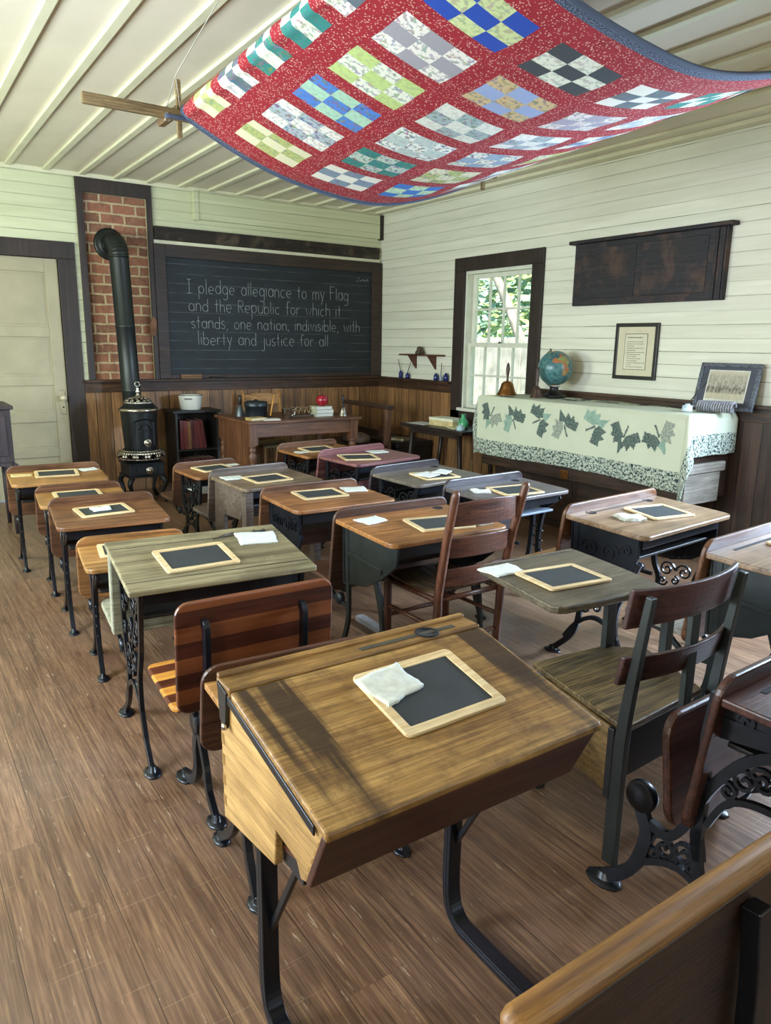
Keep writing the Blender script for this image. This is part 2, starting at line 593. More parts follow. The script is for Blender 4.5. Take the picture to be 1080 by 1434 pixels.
tag(b.build('plaster_fragment', plain('clay_fragment', '#7a5640', .9, 0, .2), bevel=.006), 'brown clay fragment clinging to the right edge of the brick chimney', 'brick fragment')

# door
DOORP = plain('door_paint', '#a59c82', .5, 0, .05, 5)
dr = thing('door_1', 'cream five-panel door in a dark brown casing', 'door', (0, 0, 0))
dr['kind'] = 'structure'
rails = [0.0, .235, .60, .965, 1.315, 1.66, 2.11]
zs = [(.0, .20), (.40, .50), (.76, .86), (1.14, 1.23), (1.55, 1.64), (1.94, 2.05)]
b = MB()
b.box(.63, .74, YB + .005, YB + .045, 0.01, 2.225)
b.box(1.375, 1.487, YB + .005, YB + .045, 0.01, 2.225)
edges = [(.01, .22), (.395, .475), (.73, .825), (1.075, 1.165), (1.52, 1.615), (2.10, 2.225)]
for z0, z1 in edges:
    b.box(.74, 1.375, YB + .005, YB + .045, z0, z1)
b.build('door_leaf', DOORP, dr, bevel=.005)
for (a, z0), (z1, d_) in zip(edges[:-1], edges[1:]):
    q = MB()
    q.box(.735, 1.38, YB + .022, YB + .034, z0 - .005, z1 + .005)
    q.box(.76, 1.355, YB + .018, YB + .024, z0 + .02, z1 - .02)
    q.build('door_panel', DOORP, dr, bevel=.004)
k = MB()
k.box(1.415, 1.462, YB - .004, YB + .006, .80, 1.03)
kp = k.build('knob_plate', plain('old_brass', '#a89f80', .4, .6), dr, bevel=.004)
k = MB().lathe([(0, 0), (.016, 0), (.011, .012), (.012, .03), (.026, .042), (.031, .055), (.025, .068), (0, .074)], M=Matrix.Translation((1.44, YB, .955)) @ Matrix.Rotation(HPI, 4, 'X'))
k.build('knob', plain('porcelain_knob', '#b5ad92', .3), kp)
k = MB().lathe([(0, .0), (.007, .0), (.007, .004), (0, .004)], n=12, M=Matrix.Translation((1.44, YB - .0045, .868)) @ Matrix.Rotation(HPI, 4, 'X'))
k.build('keyhole', INKHOLE, kp)
b = MB()
b.box(.475, .63, YB - .025, YB + .06, 0, 2.229)
b.box(1.49, 1.645, YB - .025, YB + .06, 0, 2.229)
b.box(.475, 1.645, YB - .026, YB + .06, 2.229, 2.38)
b.build('casing', DARKTRIM, dr, bevel=.004)

# window in the right wall
wi = thing('window_1', 'white sash window with many small panes in a dark brown casing', 'window', (0, 0, 0))
wi['kind'] = 'structure'
y0, y1, z0, z1 = WIN
b = MB()
b.box(XR - .03, XR, y0 - .14, y0, .72, z1)
b.box(XR - .03, XR, y1, y1 + .16, .72, z1)
b.box(XR - .031, XR, y0 - .14, y1 + .16, z1, z1 + .135)
b.box(XR - .03, XR, y0 - .14, y1 + .16, .72, z0 - .03)
b.build('casing', DARKTRIM, wi, bevel=.004)
b = MB()
for q in ((y0, y0 + .022), (y1 - .022, y1)):
    b.box(XR - .005, XR + .135, q[0], q[1], z0, z1)
b.box(XR - .005, XR + .135, y0 + .022, y1 - .022, z1 - .03, z1)
b.box(XR - .06, XR + .135, y0 - .02, y1 + .02, z0 - .03, z0)
b.build('jamb', WHITEP, wi)
t = NT('window_glass')
out = t.t.nodes['Material Output']
tr = t.n('BsdfTransparent', {0: (.96, .98, .97, 1)})
gl = t.n('BsdfGlossy', {'Roughness': .02})
mx = t.n('MixShader', {0: .06})
t.t.links.new(tr.outputs[0], mx.inputs[1])
t.t.links.new(gl.outputs[0], mx.inputs[2])
t.t.links.new(mx.outputs[0], out.inputs[0])
GLASS = t.m


def sash(name, xa, za, zb, zmid):
    ya, yb = y0 + .024, y1 - .024
    b = MB()
    b.box(xa, xa + .035, ya, ya + .045, za, zb)
    b.box(xa, xa + .035, yb - .045, yb, za, zb)
    b.box(xa, xa + .035, ya + .045, yb - .045, za, za + .04)
    b.box(xa, xa + .035, ya + .045, yb - .045, zb - .04, zb)
    w = (yb - ya - .09) / 4
    for k in (1, 2, 3):
        yy = ya + .045 + w * k
        b.box(xa + .006, xa + .03, yy - .009, yy + .009, za + .04, zb - .04)
    b.box(xa + .007, xa + .029, ya + .045, yb - .045, zmid - .009, zmid + .009)
    s_ = b.build(name, WHITEP, wi)
    g = MB().box(xa + .016, xa + .019, ya + .04, yb - .04, za + .035, zb - .035)
    g.build('pane', GLASS, s_)
    return s_


sash('upper_sash', XR + .075, 1.49, z1 - .03, 1.86)
s_ = sash('lower_sash', XR + .035, z0, 1.525, 1.20)
k = MB().lathe([(0, 0), (.016, 0), (.016, .008), (.006, .012), (.006, .02), (0, .022)], (XR + .05, 5.55, 1.525), 12)
k.build('sash_lock', BLACKP, s_)

# ------------------------------------------------------------------ outdoors, beyond the window
GRASS = plain('grass_ground', '#7f9a55', .9, 0, .2, 2)
b = MB().box(XR + .3, 40, -10, 40, -.5, -.45)
o = b.build('ground', GRASS)
struct(o)
FENCEM = plain('white_fence_boards', '#c6c3b9', .7, 0, .2, 4)
fe = thing('fence', 'sunlit white board fence outside the window', 'fence', (0, 0, 0))
b = MB()
for k in range(46):
    yy = 5.5 + k * .16
    b.box(8.2 + .004 * (k % 3), 8.225 + .004 * (k % 3), yy, yy + .138, -.45, 1.62 + .03 * ((k * 7) % 5) / 5)
b.build('palings', FENCEM, fe)
b = MB()
b.box(8.24, 8.29, 5.5, 12.9, .1, .2)
b.box(8.24, 8.29, 5.5, 12.9, 1.2, 1.3)
b.build('rail', FENCEM, fe)
LEAFA = [plain('leaf_green_light', '#aac37a', .5, 0, .3, 3), plain('leaf_green_dark', '#86a98f', .5, 0, .3, 3)]
for q in LEAFA:
    q.node_tree.nodes['Principled BSDF'].inputs['Transmission Weight'].default_value = 0.0
BARK = plain('pale_bark', '#a39c90', .9, 0, .25, 8)


def tree(label, x, y, r, zc, trunk, n, seed, tall=1.0, front=-9):
    rr = random.Random(seed)
    tr = thing('tree', label, 'tree', (x, y, -.45), 0, 'trees beyond the fence')
    b = MB().tube(smooth2(trunk, 5), [.13 - .07 * i / (5 * (len(trunk) - 1)) for i in range(5 * (len(trunk) - 1) + 1)], 9)
    b.build('trunk', BARK, tr)
    f = MB()
    for i in range(n):
        while True:
            p = Vector((rr.uniform(-1, 1), rr.uniform(-1, 1), rr.uniform(-1, 1)))
            if .25 < p.length < 1 and p.x * r > front:
                break
        c = Vector((p.x * r, p.y * r, zc + p.z * r * tall))
        d = Vector((rr.gauss(0, 1), rr.gauss(0, 1), rr.gauss(0, .6))).normalized()
        e = d.orthogonal().normalized()
        L = rr.uniform(.10, .19)
        f._add([c - d * L, c + e * L * .45, c + d * L, c - e * L * .45], [(0, 1, 2, 3)], False, rr.randint(0, 1))
    f.build('foliage', LEAFA, tr)


tree('pale leaning trunk with bright green leaves seen through the upper window panes', 9.6, 10.6, 1.7, 3.6, [(-.35, -2.4, 0), (-.35, -1.5, 1.4), (-.35, -.85, 2.55), (-.35, .55, 4.6)], 1300, 1, 1.1, -.3)
tree('dark green bushy tree behind the leaning trunk outside the window', 13.2, 16.4, 2.6, 2.8, [(0, 0, 0), (.1, .1, 2), (0, .2, 4)], 2600, 2, 1.2)
tree('light green leafy tree at the left of the window view', 9.9, 13.4, 1.35, 2.9, [(0, 0, 0), (.1, 0, 1.6), (0, .1, 3)], 1500, 3, 1.2)
tree('distant green tree at the right of the window view', 15.2, 12.0, 2.6, 3.2, [(0, 0, 0), (0, .1, 2), (0, 0, 4)], 2400, 4, 1.2)

# ------------------------------------------------------------------ blackboard
t = NT('blackboard_slate')
co = t.coord()
sp = t.n('SeparateXYZ', {0: co}).outputs
fr = t.math('FRACT', t.math('DIVIDE', sp[2], .094))
n = t.noise(t.mapped(co, (1.2, 1, 3)), 2.2, 6, .65)
c = t.ramp(n, [(.3, C('#0f1418')), (.7, C('#1f2a31'))])
ln = t.math('MULTIPLY', t.math('LESS_THAN', fr, .055), t.ramp(t.noise(t.mapped(co, (1.5, 1, 9)), 2.0, 4), [(.42, (.05, .05, .05)), (.62, (.75, .75, .75))]))
c = t.mix(t.math('MULTIPLY', ln, .5), c, C('#8d9499'))
BOARD = t.fin(c, .62)
bb = thing('blackboard', 'large blackboard with handwritten chalk text in a wide dark wooden frame', 'blackboard', (0, YB, 0))
FRAMEW = wood('blackboard_frame_wood', '#2a1f1a', '#453329', 'x', .5, .5, grain=.7)
b = MB()
b.box(2.378, 2.492, -.045, -.001, 1.124, 2.434)
b.box(4.942, 5.083, -.045, -.001, 1.124, 2.434)
b.box(2.492, 4.942, -.045, -.001, 2.314, 2.434)
b.box(2.492, 4.942, -.04, -.001, 1.124, 1.165)
b.build('frame', FRAMEW, bb, bevel=.005)
MB().box(2.488, 4.946, -.022, -.002, 1.16, 2.318).build('board', BOARD, bb)


def A(cx, cy, rx, ry, a0, a1, n=12):
    return [(cx + rx * cos(rad(a0 + (a1 - a0) * i / n)), cy + ry * sin(rad(a0 + (a1 - a0) * i / n))) for i in range(n + 1)]


O_ = A(.4, .5, .4, .5, 60, 420, 16)
GL = {
    'a': (.8, [O_, [(.8, 1), (.8, 0)]]), 'b': (.8, [[(0, 1.8), (0, 0)], O_]), 'c': (.75, [A(.42, .5, .42, .5, 50, 310)]),
    'd': (.8, [O_, [(.8, 1.8), (.8, 0)]]), 'e': (.8, [[(.02, .5), (.8, .5)] + A(.4, .5, .4, .5, 0, 310, 14)]),
    'f': (.5, [A(.45, 1.45, .22, .3, 20, 180) + [(.22, 0)], [(0, .95), (.5, .95)]]),
    'g': (.8, [O_, [(.8, 1)] + A(.42, -.4, .38, .35, 0, -150)]), 'h': (.7, [[(0, 1.8), (0, 0)], A(.35, .55, .35, .45, 180, 0) + [(.7, 0)]]),
    'i': (.1, [[(.05, 1), (.05, 0)], [(.05, 1.4), (.05, 1.46)]]), 'j': (.3, [[(.3, 1)] + A(.05, -.4, .25, .3, 0, -150), [(.3, 1.4), (.3, 1.46)]]),
    'l': (.1, [[(.05, 1.8), (.05, 0)]]), 'm': (1.15, [[(0, 1), (0, 0)], A(.29, .6, .29, .4, 180, 0) + [(.58, 0)], A(.86, .6, .28, .4, 180, 0) + [(1.14, 0)]]),
    'n': (.7, [[(0, 1), (0, 0)], A(.35, .55, .35, .45, 180, 0) + [(.7, 0)]]), 'o': (.8, [O_]),
    'p': (.8, [[(0, 1), (0, -.8)], O_]), 'r': (.5, [[(0, 1), (0, 0)], A(.3, .6, .3, .4, 180, 45)]),
    's': (.55, [A(.28, .74, .25, .26, 40, 270, 10) + A(.28, .24, .27, .24, 80, -150, 10)]), 't': (.5, [[(.25, 1.6), (.25, 0)], [(0, 1), (.5, 1)]]),
    'u': (.7, [[(0, 1)] + A(.35, .4, .35, .4, 180, 360) + [(.7, 1)], [(.7, 1), (.7, 0)]]), 'v': (.7, [[(0, 1), (.35, 0), (.7, 1)]]),
    'w': (1.0, [[(0, 1), (.25, 0), (.5, .9), (.75, 0), (1, 1)]]), 'y': (.7, [[(0, 1), (.36, .05)], [(.7, 1), (.2, -.7)]]),
    'I': (.6, [[(.3, 1.75), (.3, 0)], [(0, 1.75), (.6, 1.75)], [(0, 0), (.6, 0)]]), 'F': (.8, [[(0, 1.75), (0, 0)], [(0, 1.75), (.8, 1.75)], [(0, .95), (.6, .95)]]),
    'R': (.8, [[(0, 1.75), (0, 0)], [(0, 1.75)] + A(.4, 1.32, .4, .43, 90, -90) + [(0, .89)], [(.3, .89), (.8, 0)]]),
    ',': (.15, [[(.1, .08), (.02, -.25)]]), ' ': (.55, []),
}


def lettering(b, text, x0, x1, zb, xh, y, r, rnd):
    adv = sum(GL[c][0] + .32 for c in text)
    sx = (x1 - x0) / adv
    cur = x0
    for c in text:
        w, st = GL[c]
        jz, js = rnd.uniform(-.05, .05), rnd.uniform(.92, 1.08)
        for path in st:
            b.tube([(cur + px * sx, y, zb + (pz * js + jz) * xh) for px, pz in path], r, 4)
        cur += (w + .32) * sx


CHALK = plain('chalk', '#9aa1a4', .95, 0, .3, 160)
rnd = random.Random(3)
b = MB()
lettering(b, 'I pledge allegiance to my Flag', 2.705, 4.64, 1.985, .076, -.0235, .0025, rnd)
b.build('chalk_lettering', CHALK, bb)
b = MB()
lettering(b, 'and the Republic for which it', 2.715, 4.54, 1.805, .076, -.0235, .0025, rnd)
b.build('chalk_lettering', CHALK, bb)
b = MB()
lettering(b, 'stands, one nation, indivisible, with', 2.735, 4.80, 1.635, .074, -.0235, .0025, rnd)
b.build('chalk_lettering', CHALK, bb)
b = MB()
lettering(b, 'liberty and justice for all', 2.80, 4.37, 1.468, .076, -.0235, .0025, rnd)
b.build('chalk_lettering', CHALK, bb)
b = MB()
for i in range(9):
    xx = 4.74 + .018 * i
    b.tube([(xx, -.0235, 2.235 + rnd.uniform(-.02, .02)), (xx + .012, -.0235, 2.225 + rnd.uniform(-.025, .02))], .003, 4)
b.build('chalk_smudge', CHALK, bb)


def eraser(label, x, w, h, mat, felt):
    e = thing('chalkboard_eraser', label, 'eraser', (x, YB - .048, 1.122), rad(2))
    MB().box(-w / 2, w / 2, -.022, .022, 0, h * .5).build('felt', felt, e, bevel=.004)
    MB().box(-w / 2 - .003, w / 2 + .003, -.02, .02, h * .5, h).build('block', mat, e, bevel=.004)


eraser('wide brown wooden chalkboard eraser on the ledge under the blackboard', 2.70, .22, .045, wood('eraser_wood', '#6b4730', '#8f6444', 'x'), plain('felt_tan', '#6e543c', .95))
eraser('flat dark chalkboard eraser on the ledge right of the brown eraser', 2.98, .16, .022, BLACKP, plain('felt_dark', '#26221f', .95))

# ------------------------------------------------------------------ hanging quilt and its frame
RAILW = wood('quilt_rail_wood', '#75603f', '#a68a5c', 'x', .7, .6)
RAILWY = wood('quilt_rail_wood_y', '#654c30', '#967550', 'y', .7, .6)
QX0, QX1, QY0, QY1 = 1.42, 3.40, 1.76, 3.87


def qz(x, y):
    v = (y - QY0) / (QY1 - QY0)
    base = 2.655 - .085 * v
    if x > 2.9:
        base += .0
    s = .20 + .07 * v
    u = (x - 2.41) / .99
    return base - s * max(0, 1 - abs(u) ** 1.9) + .006 * sin(7 * x + 3 * y) * (1 - abs(u)) + .004 * sin(19 * y + 2 * x)


t = NT('red_calico')
co = t.coord('UV')
vo = t.n('TexVoronoi', {'Vector': co, 'Scale': 105.0, 'Randomness': .9}).outputs[0]
c = t.mix(t.ramp(vo, [(.24, (1, 1, 1)), (.34, (0, 0, 0))]), t.mix(t.noise(co, 14, 3), C('#82131f'), C('#a82232')), C('#d3a596'))
t.bump(t.noise(co, 60, 2), .25, .006)
REDQ = t.fin(c, .9)
t = NT('blue_binding')
co = t.coord('UV')
BINDQ = t.fin(t.mix(t.ramp(t.noise(co, 160, 2), [(.45, (0, 0, 0)), (.6, (1, 1, 1))]), C('#27324a'), C('#6f7c92')), .9)
t = NT('quilt_patches')
co = t.coord('UV')
at = t.n('VertexColor', layer_name='patch').outputs
am = t.n('Attribute', attribute_name='print_amount').outputs['Fac']
pat = t.noise(co, 46, 3, .6)
hue = t.n('TexVoronoi', {'Vector': co, 'Scale': 38.0}).outputs[1]
pr = t.mix(.55, at[0], hue)
c = t.mix(t.math('MULTIPLY', t.ramp(pat, [(.5, (0, 0, 0)), (.56, (1, 1, 1))]), am), at[0], t.mix(.62, pr, C('#39424a')))
t.bump(t.noise(co, 60, 2), .25, .006)
PATCHQ = t.fin(c, .9)


def breaks(lo, hi, centers, half, cells):
    cuts = {round(lo, 5): None, round(hi, 5): None}
    for c in centers:
        for i in range(cells + 1):
            p = c - half + 2 * half * i / cells
            if lo < p < hi:
                cuts[round(p, 5)] = None
    L = sorted(cuts)
    out = [L[0]]
    for a, b_ in zip(L[:-1], L[1:]):
        k = max(1, int((b_ - a) / .03 + .5))
        out += [a + (b_ - a) * (i + 1) / k for i in range(k)]
    return out


CX, CY, HX, HY, NX, NY = [1.32 + .42 * i for i in range(6)], [2.035 + .305 * i for i in range(6)], .157, .108, 3, 3
BND = .045
QXW = QX0 - .112
xs = sorted(set(breaks(QXW, QX1, CX, HX, NX) + [QX0 - .03, QX0 - .06, QX0 - .09, QX0, QX1 - BND]))
ys = sorted(set(breaks(QY0, QY1, CY, HY, NY) + [QY0 + BND, QY1 - BND]))
rq = random.Random(11)
PAL = [('#dcdccb', '#8ea3b5'), ('#e2dfcf', '#7d8f9f'), ('#e3e2d4', '#9aa7a0'), ('#dfe3d0', '#9db26a'), ('#e6e2d2', '#3a3a5c'), ('#e0dcc8', '#b9b49a'),
       ('#3f74b8', '#bcd8b0'), ('#2f7f76', '#d8dcc8'), ('#e2e0d4', '#5f6b74'), ('#d8d4b0', '#b0b870'), ('#e4e2d8', '#a8b4bb'), ('#dad8c8', '#7a92b4')]
blocks = {}
for i in range(6):
    for j in range(6):
        blocks[(i, j)] = PAL[rq.randrange(len(PAL))]
blocks[(1, 0)] = ('#2349a8', '#c6d39a')
blocks[(1, 1)] = ('#e4e2d8', '#9c9aa0')
blocks[(1, 2)] = ('#b9cf82', '#dfe3d0')
blocks[(2, 0)] = ('#3e4448', '#dde2cf')
blocks[(2, 1)] = ('#c7b184', '#94a6cc')
blocks[(1, 3)] = ('#4a80cc', '#a8cfb4')
blocks[(2, 3)] = ('#dfe3da', '#b9c7c0')
blocks[(2, 4)] = ('#2f7f76', '#b9c9b8')
blocks[(3, 1)] = ('#dcd2cc', '#a09aa6')
blocks[(2, 2)] = ('#d9dccf', '#9eb0ae')
WR = .036


def qpos(x, y):
    if x >= QX0:
        return (x, y, qz(x, y))
    th = min((QX0 - x) / WR, pi)
    z0 = qz(QX0, y)
    puff = 1 + .22 * sin(pi * min(1, (QX0 - x) / .11)) * (.5 + .5 * sin(y * 20.6 + .6))
    return (QX0 - WR * puff * sin(th), y, z0 + WR - WR * puff * cos(th))


verts, faces, mats, cols = [], [], [], []
for y in ys:
    for x in xs:
        verts.append(qpos(x, y))
nx = len(xs)
for j in range(len(ys) - 1):
    for i in range(nx - 1):
        xc, yc = (xs[i] + xs[i + 1]) / 2, (ys[j] + ys[j + 1]) / 2
        mi, col = 0, (1, 1, 1, 0)
        if yc > QY1 - BND or yc < QY0 + BND or xc > QX1 - BND or xc < QXW + .012:
            mi = 1
        else:
            for bi, cx in enumerate(CX):
                for bj, cy in enumerate(CY):
                    u, v = (xc - cx + HX) / (2 * HX), (yc - cy + HY) / (2 * HY)
                    if 0 < u < 1 and 0 < v < 1:
                        mi = 2
                        pi_, pj = int(u * NX), int(v * NY)
                        k = (pi_ + pj) % 2
                        base = C(blocks[(bi, bj)][k])
                        amt = ((bi * 5 + bj * 3 + k * 7) % 5) / 4
                        if (bi, bj) == (1, 0) and k == 0:
                            amt = 0
                        col = base[:3] + (amt,)
        faces.append((j * nx + i, j * nx + i + 1, (j + 1) * nx + i + 1, (j + 1) * nx + i))
        mats.append(mi)
        cols.append(col)
qroot = thing('quilt', 'large red patchwork quilt with blue binding sagging under the ceiling', 'quilt', (0, 0, 0))
me = bpy.data.meshes.new('patchwork')
me.from_pydata(verts, [], faces)
for mt in (REDQ, BINDQ, PATCHQ):
    me.materials.append(mt)
me.polygons.foreach_set('material_index', mats)
me.polygons.foreach_set('use_smooth', [True] * len(faces))
uv = me.uv_layers.new(name='UVMap')
ca = me.color_attributes.new('patch', 'FLOAT_COLOR', 'CORNER')
pa = me.attributes.new('print_amount', 'FLOAT', 'FACE')
pa = me.attributes['print_amount']
pa.data.foreach_set('value', [c_[3] for c_ in cols])
uv, ca = me.uv_layers['UVMap'], me.color_attributes['patch']
for p in me.polygons:
    for li in p.loop_indices:
        vi = me.loops[li].vertex_index
        uv.data[li].uv = (xs[vi % nx], ys[vi // nx])
        ca.data[li].color = cols[p.index][:3] + (1,)
o = bpy.data.objects.new('patchwork', me)
COL.objects.link(o)
o.parent = qroot
so = o.modifiers.new('thick', 'SOLIDIFY')
so.thickness = .014
so.offset = -1 if False else 1
b = MB()
for pts in ([(x, QY1, qz(x, QY1) + .006) for x in xs], [(x, QY0, qz(x, QY0) + .006) for x in xs], [(QX1, y, qz(QX1, y) + .006) for y in ys]):
    b.tube(pts, .011, 8)
b.build('binding_edge', BINDQ, qroot)
qf = thing('quilting_frame', 'old wooden quilting frame rails hung from the ceiling around the red quilt', 'quilting frame', (0, 0, 0))
b = MB().box(.93, 3.52, 3.895, 3.925, 2.575, 2.625)
b.build('rail', RAILW, qf, bevel=.004)
b = MB().box(1.402, 1.438, 1.70, 4.28, 2.629, 2.668)
b.build('rail', RAILWY, qf, bevel=.004)
b = MB().box(3.415, 3.445, 1.70, 4.02, 2.665, 2.705)
b.build('rail', RAILWY, qf, bevel=.004)
for (x, y) in ((1.40, 3.93), (3.43, 3.93)):
    b = MB().box(x - .012, x + .012, y - .005, y + .015, 2.50, 2.77)
    b.build('peg', RAILW, qf, bevel=.003)
for (x, y, hx, hy) in ((1.33, 3.91, 1.38, 3.05), (3.40, 3.91, 3.3, 3.2)):
    b = MB()
    b.tube([(x, y, 2.625), (x + .01, y - .12, 2.74), (hx, hy, 2.985)], .0025, 5)
    b.tube([(x, y - .02, 2.60), (x - .02, y - .02, 2.56), (x + .02, y + .02, 2.57), (x, y, 2.63)], .0025, 5)
    b.tube([(x + .07, y, 2.625), (x + .01, y - .12, 2.74)], .0025, 5)
    b.build('hanging_cord', STRING, qf)
    h = MB().tube([(hx, hy, 3.0), (hx, hy, 2.985)] + [(hx, hy + .012 * sin(a), 2.973 + .012 * cos(a)) for a in [k * .5 for k in range(10)]], .003, 6)
    h.build('ceiling_hook', NICKEL, qf)
b = MB().tube([(1.38, 3.05, 2.975), (1.02, 2.95, 2.985), (.6, 2.8, 2.99)], .002, 5)
b.build('hanging_cord', STRING, qf)

# ------------------------------------------------------------------ parlor stove and stovepipe
SX, SY = 1.985, 7.02
st = thing('parlor_stove', 'small black cast-iron parlor stove with nickel rings and finial before the chimney', 'stove', (SX, SY, 0))
for k in range(4):
    a = rad(45 + 90 * k)
    d = Vector((cos(a), sin(a)))
    leg = smooth2([(d.x * .17, d.y * .17, .27), (d.x * .235, d.y * .235, .20), (d.x * .20, d.y * .20, .09), (d.x * .25, d.y * .25, .012)], 6)
    MB().tube(leg, [.026, .027, .028, .028, .027, .026, .025, .023, .021, .019, .018, .017, .017, .017, .018, .019, .02, .021, .022][:len(leg)], 8).build('leg', STOVE, st)
b = MB()
b.box(-.175, .175, -.175, .175, .25, .265)
b.box(-.16, .16, -.16, .16, .265, .37)
b.box(-.175, .175, -.175, .175, .37, .385)
b.build('base', STOVE, st, bevel=.01)
b = MB().box(-.10, .10, -.172, -.158, .28, .355)
ad = b.build('ash_door', STOVE, st, bevel=.006)


def dial(z, y, r, parent):
    k = MB().lathe([(r, 0), (r, .006), (r * .8, .012), (r * .35, .010), (r * .3, .022), (0, .026)], n=20, M=Matrix.Translation((.02, y, z)) @ Matrix.Rotation(HPI, 4, 'X'))
    for i in range(3):
        a = i * 2 * pi / 3
        k.tube([(.02 + r * .5 * cos(a), y - .013, z + r * .5 * sin(a)), (.02 + r * .72 * cos(a), y - .012, z + r * .72 * sin(a))], .005, 5)
    k.build('draft_dial', NICKEL, parent)


dial(.318, -.172, .036, ad)
b = MB().lathe([(.16, .385), (.13, .40), (.125, .47), (.15, .50)], n=28)
b.build('waist', STOVE, st)
# nickel foot rail with piercings
rim = MB()
N = 48
for k in range(N):
    a0_, a1_ = 2 * pi * k / N, 2 * pi * (k + 1) / N
    hole = k % 4 in (1, 2)
    for (ra, za), (rb, zb) in zip([(.155, .50), (.19, .492), (.213, .468), (.218, .43), (.205, .415)][:-1], [(.19, .492), (.213, .468), (.218, .43), (.205, .415)]):
        if hole and abs(za - .468) < .001:
            continue
        rim._add([(ra * cos(a0_), ra * sin(a0_), za), (ra * cos(a1_), ra * sin(a1_), za), (rb * cos(a1_), rb * sin(a1_), zb), (rb * cos(a0_), rb * sin(a0_), zb)], [(0, 1, 2, 3)], True)
o = rim.build('foot_rail', NICKEL, st)
so = o.modifiers.new('thick', 'SOLIDIFY')
so.thickness = .006
b = MB().lathe([(.142, .49), (.147, .52), (.15, .56), (.163, .80), (.168, .855)], n=32)
body = b.build('drum', STOVE, st)
b = MB()
for (z0, z1, w) in ((.545, .80, .10),):
    pts = [(w * cos(a), z1 - .05 + .05 * sin(a)) for a in [pi * i / 10 for i in range(11)]] + [(-w, z0), (w, z0)]
    vs, fs = [], []
    n_ = len(pts)
    for dy in (-.006, .012):
        for px, pz in pts:
            r_ = .15 + .018 * (pz - .52) / .33
            vs.append((px, -math.sqrt(max(r_ * r_ - px * px, .001)) + dy - .004, pz))
    b._add(vs, [tuple(range(n_)), tuple(reversed(range(n_, 2 * n_)))] + [(i, n_ + i, n_ + (i + 1) % n_, (i + 1) % n_) for i in range(n_)])
door = b.build('stove_door', STOVE, st)
b = MB()
b.tube([(.06 * cos(pi * i / 12), -.170, .70 + .055 * sin(pi * i / 12)) for i in range(13)], .006, 6)
b.tube([(-.07, -.166, .69), (.07, -.168, .69)], .005, 6)
b.build('door_relief', STOVE, door)
dial(.575, -.160, .038, door)
MB().lathe([(.166, .855), (.181, .86), (.186, .873), (.18, .886), (.165, .89)], n=36).build('top_ring', NICKEL, st)
MB().lathe([(.168, .89), (.15, .905), (.13, .93), (.125, .94)], n=32).build('shoulder', STOVE, st)
dome = MB()
prof = [(.135, .935), (.122, .955), (.095, .975), (.06, .988), (.03, .995)]
for k in range(N):
    a0_, a1_ = 2 * pi * k / N, 2 * pi * (k + 1) / N
    for i, ((ra, za), (rb, zb)) in enumerate(zip(prof[:-1], prof[1:])):
        if i in (1, 2) and (k + i) % 4 in (0, 1):
            continue
        dome._add([(ra * cos(a0_), ra * sin(a0_), za), (ra * cos(a1_), ra * sin(a1_), za), (rb * cos(a1_), rb * sin(a1_), zb), (rb * cos(a0_), rb * sin(a0_), zb)], [(0, 1, 2, 3)], True)
o = dome.build('pierced_dome', NICKEL, st)
so = o.modifiers.new('thick', 'SOLIDIFY')
so.thickness = .005
MB().lathe([(.11, .945), (.0, .97)], n=24).build('dome_lining', STOVE, st)
b = MB().lathe([(.035, .992), (.028, 1.0), (.012, 1.015), (.022, 1.03), (.024, 1.04), (.012, 1.055), (.018, 1.068), (.008, 1.08), (0, 1.084)], n=18)
b.tube([(.022 * cos(a), 0, 1.105 + .022 * sin(a)) for a in [2 * pi * i / 16 for i in range(17)]], .006, 6)
b.build('finial', NICKEL, st)

pp = thing('stovepipe', 'tall black stovepipe with a corrugated elbow running into the brick chimney', 'stovepipe', (SX + .06, 7.34, 0), rot=(0, -.03, 0))
PR = .088
b = MB().lathe([(PR, .70), (PR, 1.02), (PR + .003, 1.025), (PR + .003, 1.04), (PR, 1.045), (PR, 1.62), (PR + .003, 1.625), (PR + .003, 1.64), (PR, 1.645), (PR, 2.25)], n=32)
b.build('pipe', PIPE, pp)
el = MB()
pts = [(0, 0, 2.25)] + [(0, .145 - .145 * cos(a), 2.25 + .145 * sin(a)) for a in [HPI * i / 30 for i in range(31)]] + [(0, .29, 2.395)]
el.tube(pts, [PR] + [PR + .006 * (i % 3 == 1) for i in range(31)] + [PR], 32)
el.build('elbow', PIPE, pp)
b = MB().lathe([(PR, 0), (PR + .055, .0), (PR + .06, .012), (PR + .035, .02), (PR + .02, .02), (PR, .032)], n=36, M=Matrix.Translation((0, .292, 2.395)) @ Matrix.Rotation(HPI, 4, 'X'))
b.build('wall_collar', PIPE, pp)
MB().tube([(0, -.19, .80), (0, 0, .80)], .075, 20).build('stove_outlet', PIPE, pp)

# ------------------------------------------------------------------ cabinet at the left edge
PURPLE = wood('purple_brown_paint', '#2a2224', '#3d3135', 'z', .5, .3, grain=.6)
cb = thing('cabinet', 'dark purple-brown cabinet on short legs in front of the cream door', 'cabinet', (0, 0, 0))
b = MB().box(.30, .80, 6.25, 6.72, .57, .975)
b.build('body', PURPLE, cb, bevel=.005)
b = MB().box(.28, .822, 6.23, 6.74, .975, 1.005)
b.build('top', PURPLE, cb, bevel=.006)
b = MB()
b.prism([(.30, .57), (.30, .53), (.42, .545), (.55, .52), (.68, .545), (.815, .52), (.83, .545), (.80, .57)], 1, 6.26, 6.28)
b.build('apron', PURPLE, cb, bevel=.003)
for (x, y) in ((.325, 6.275), (.775, 6.275), (.325, 6.695), (.775, 6.695)):
    MB().tube([(x, y, .57), (x, y, .3), (x, y, 0)], [.024, .022, .015], 8).build('leg', PURPLE, cb)
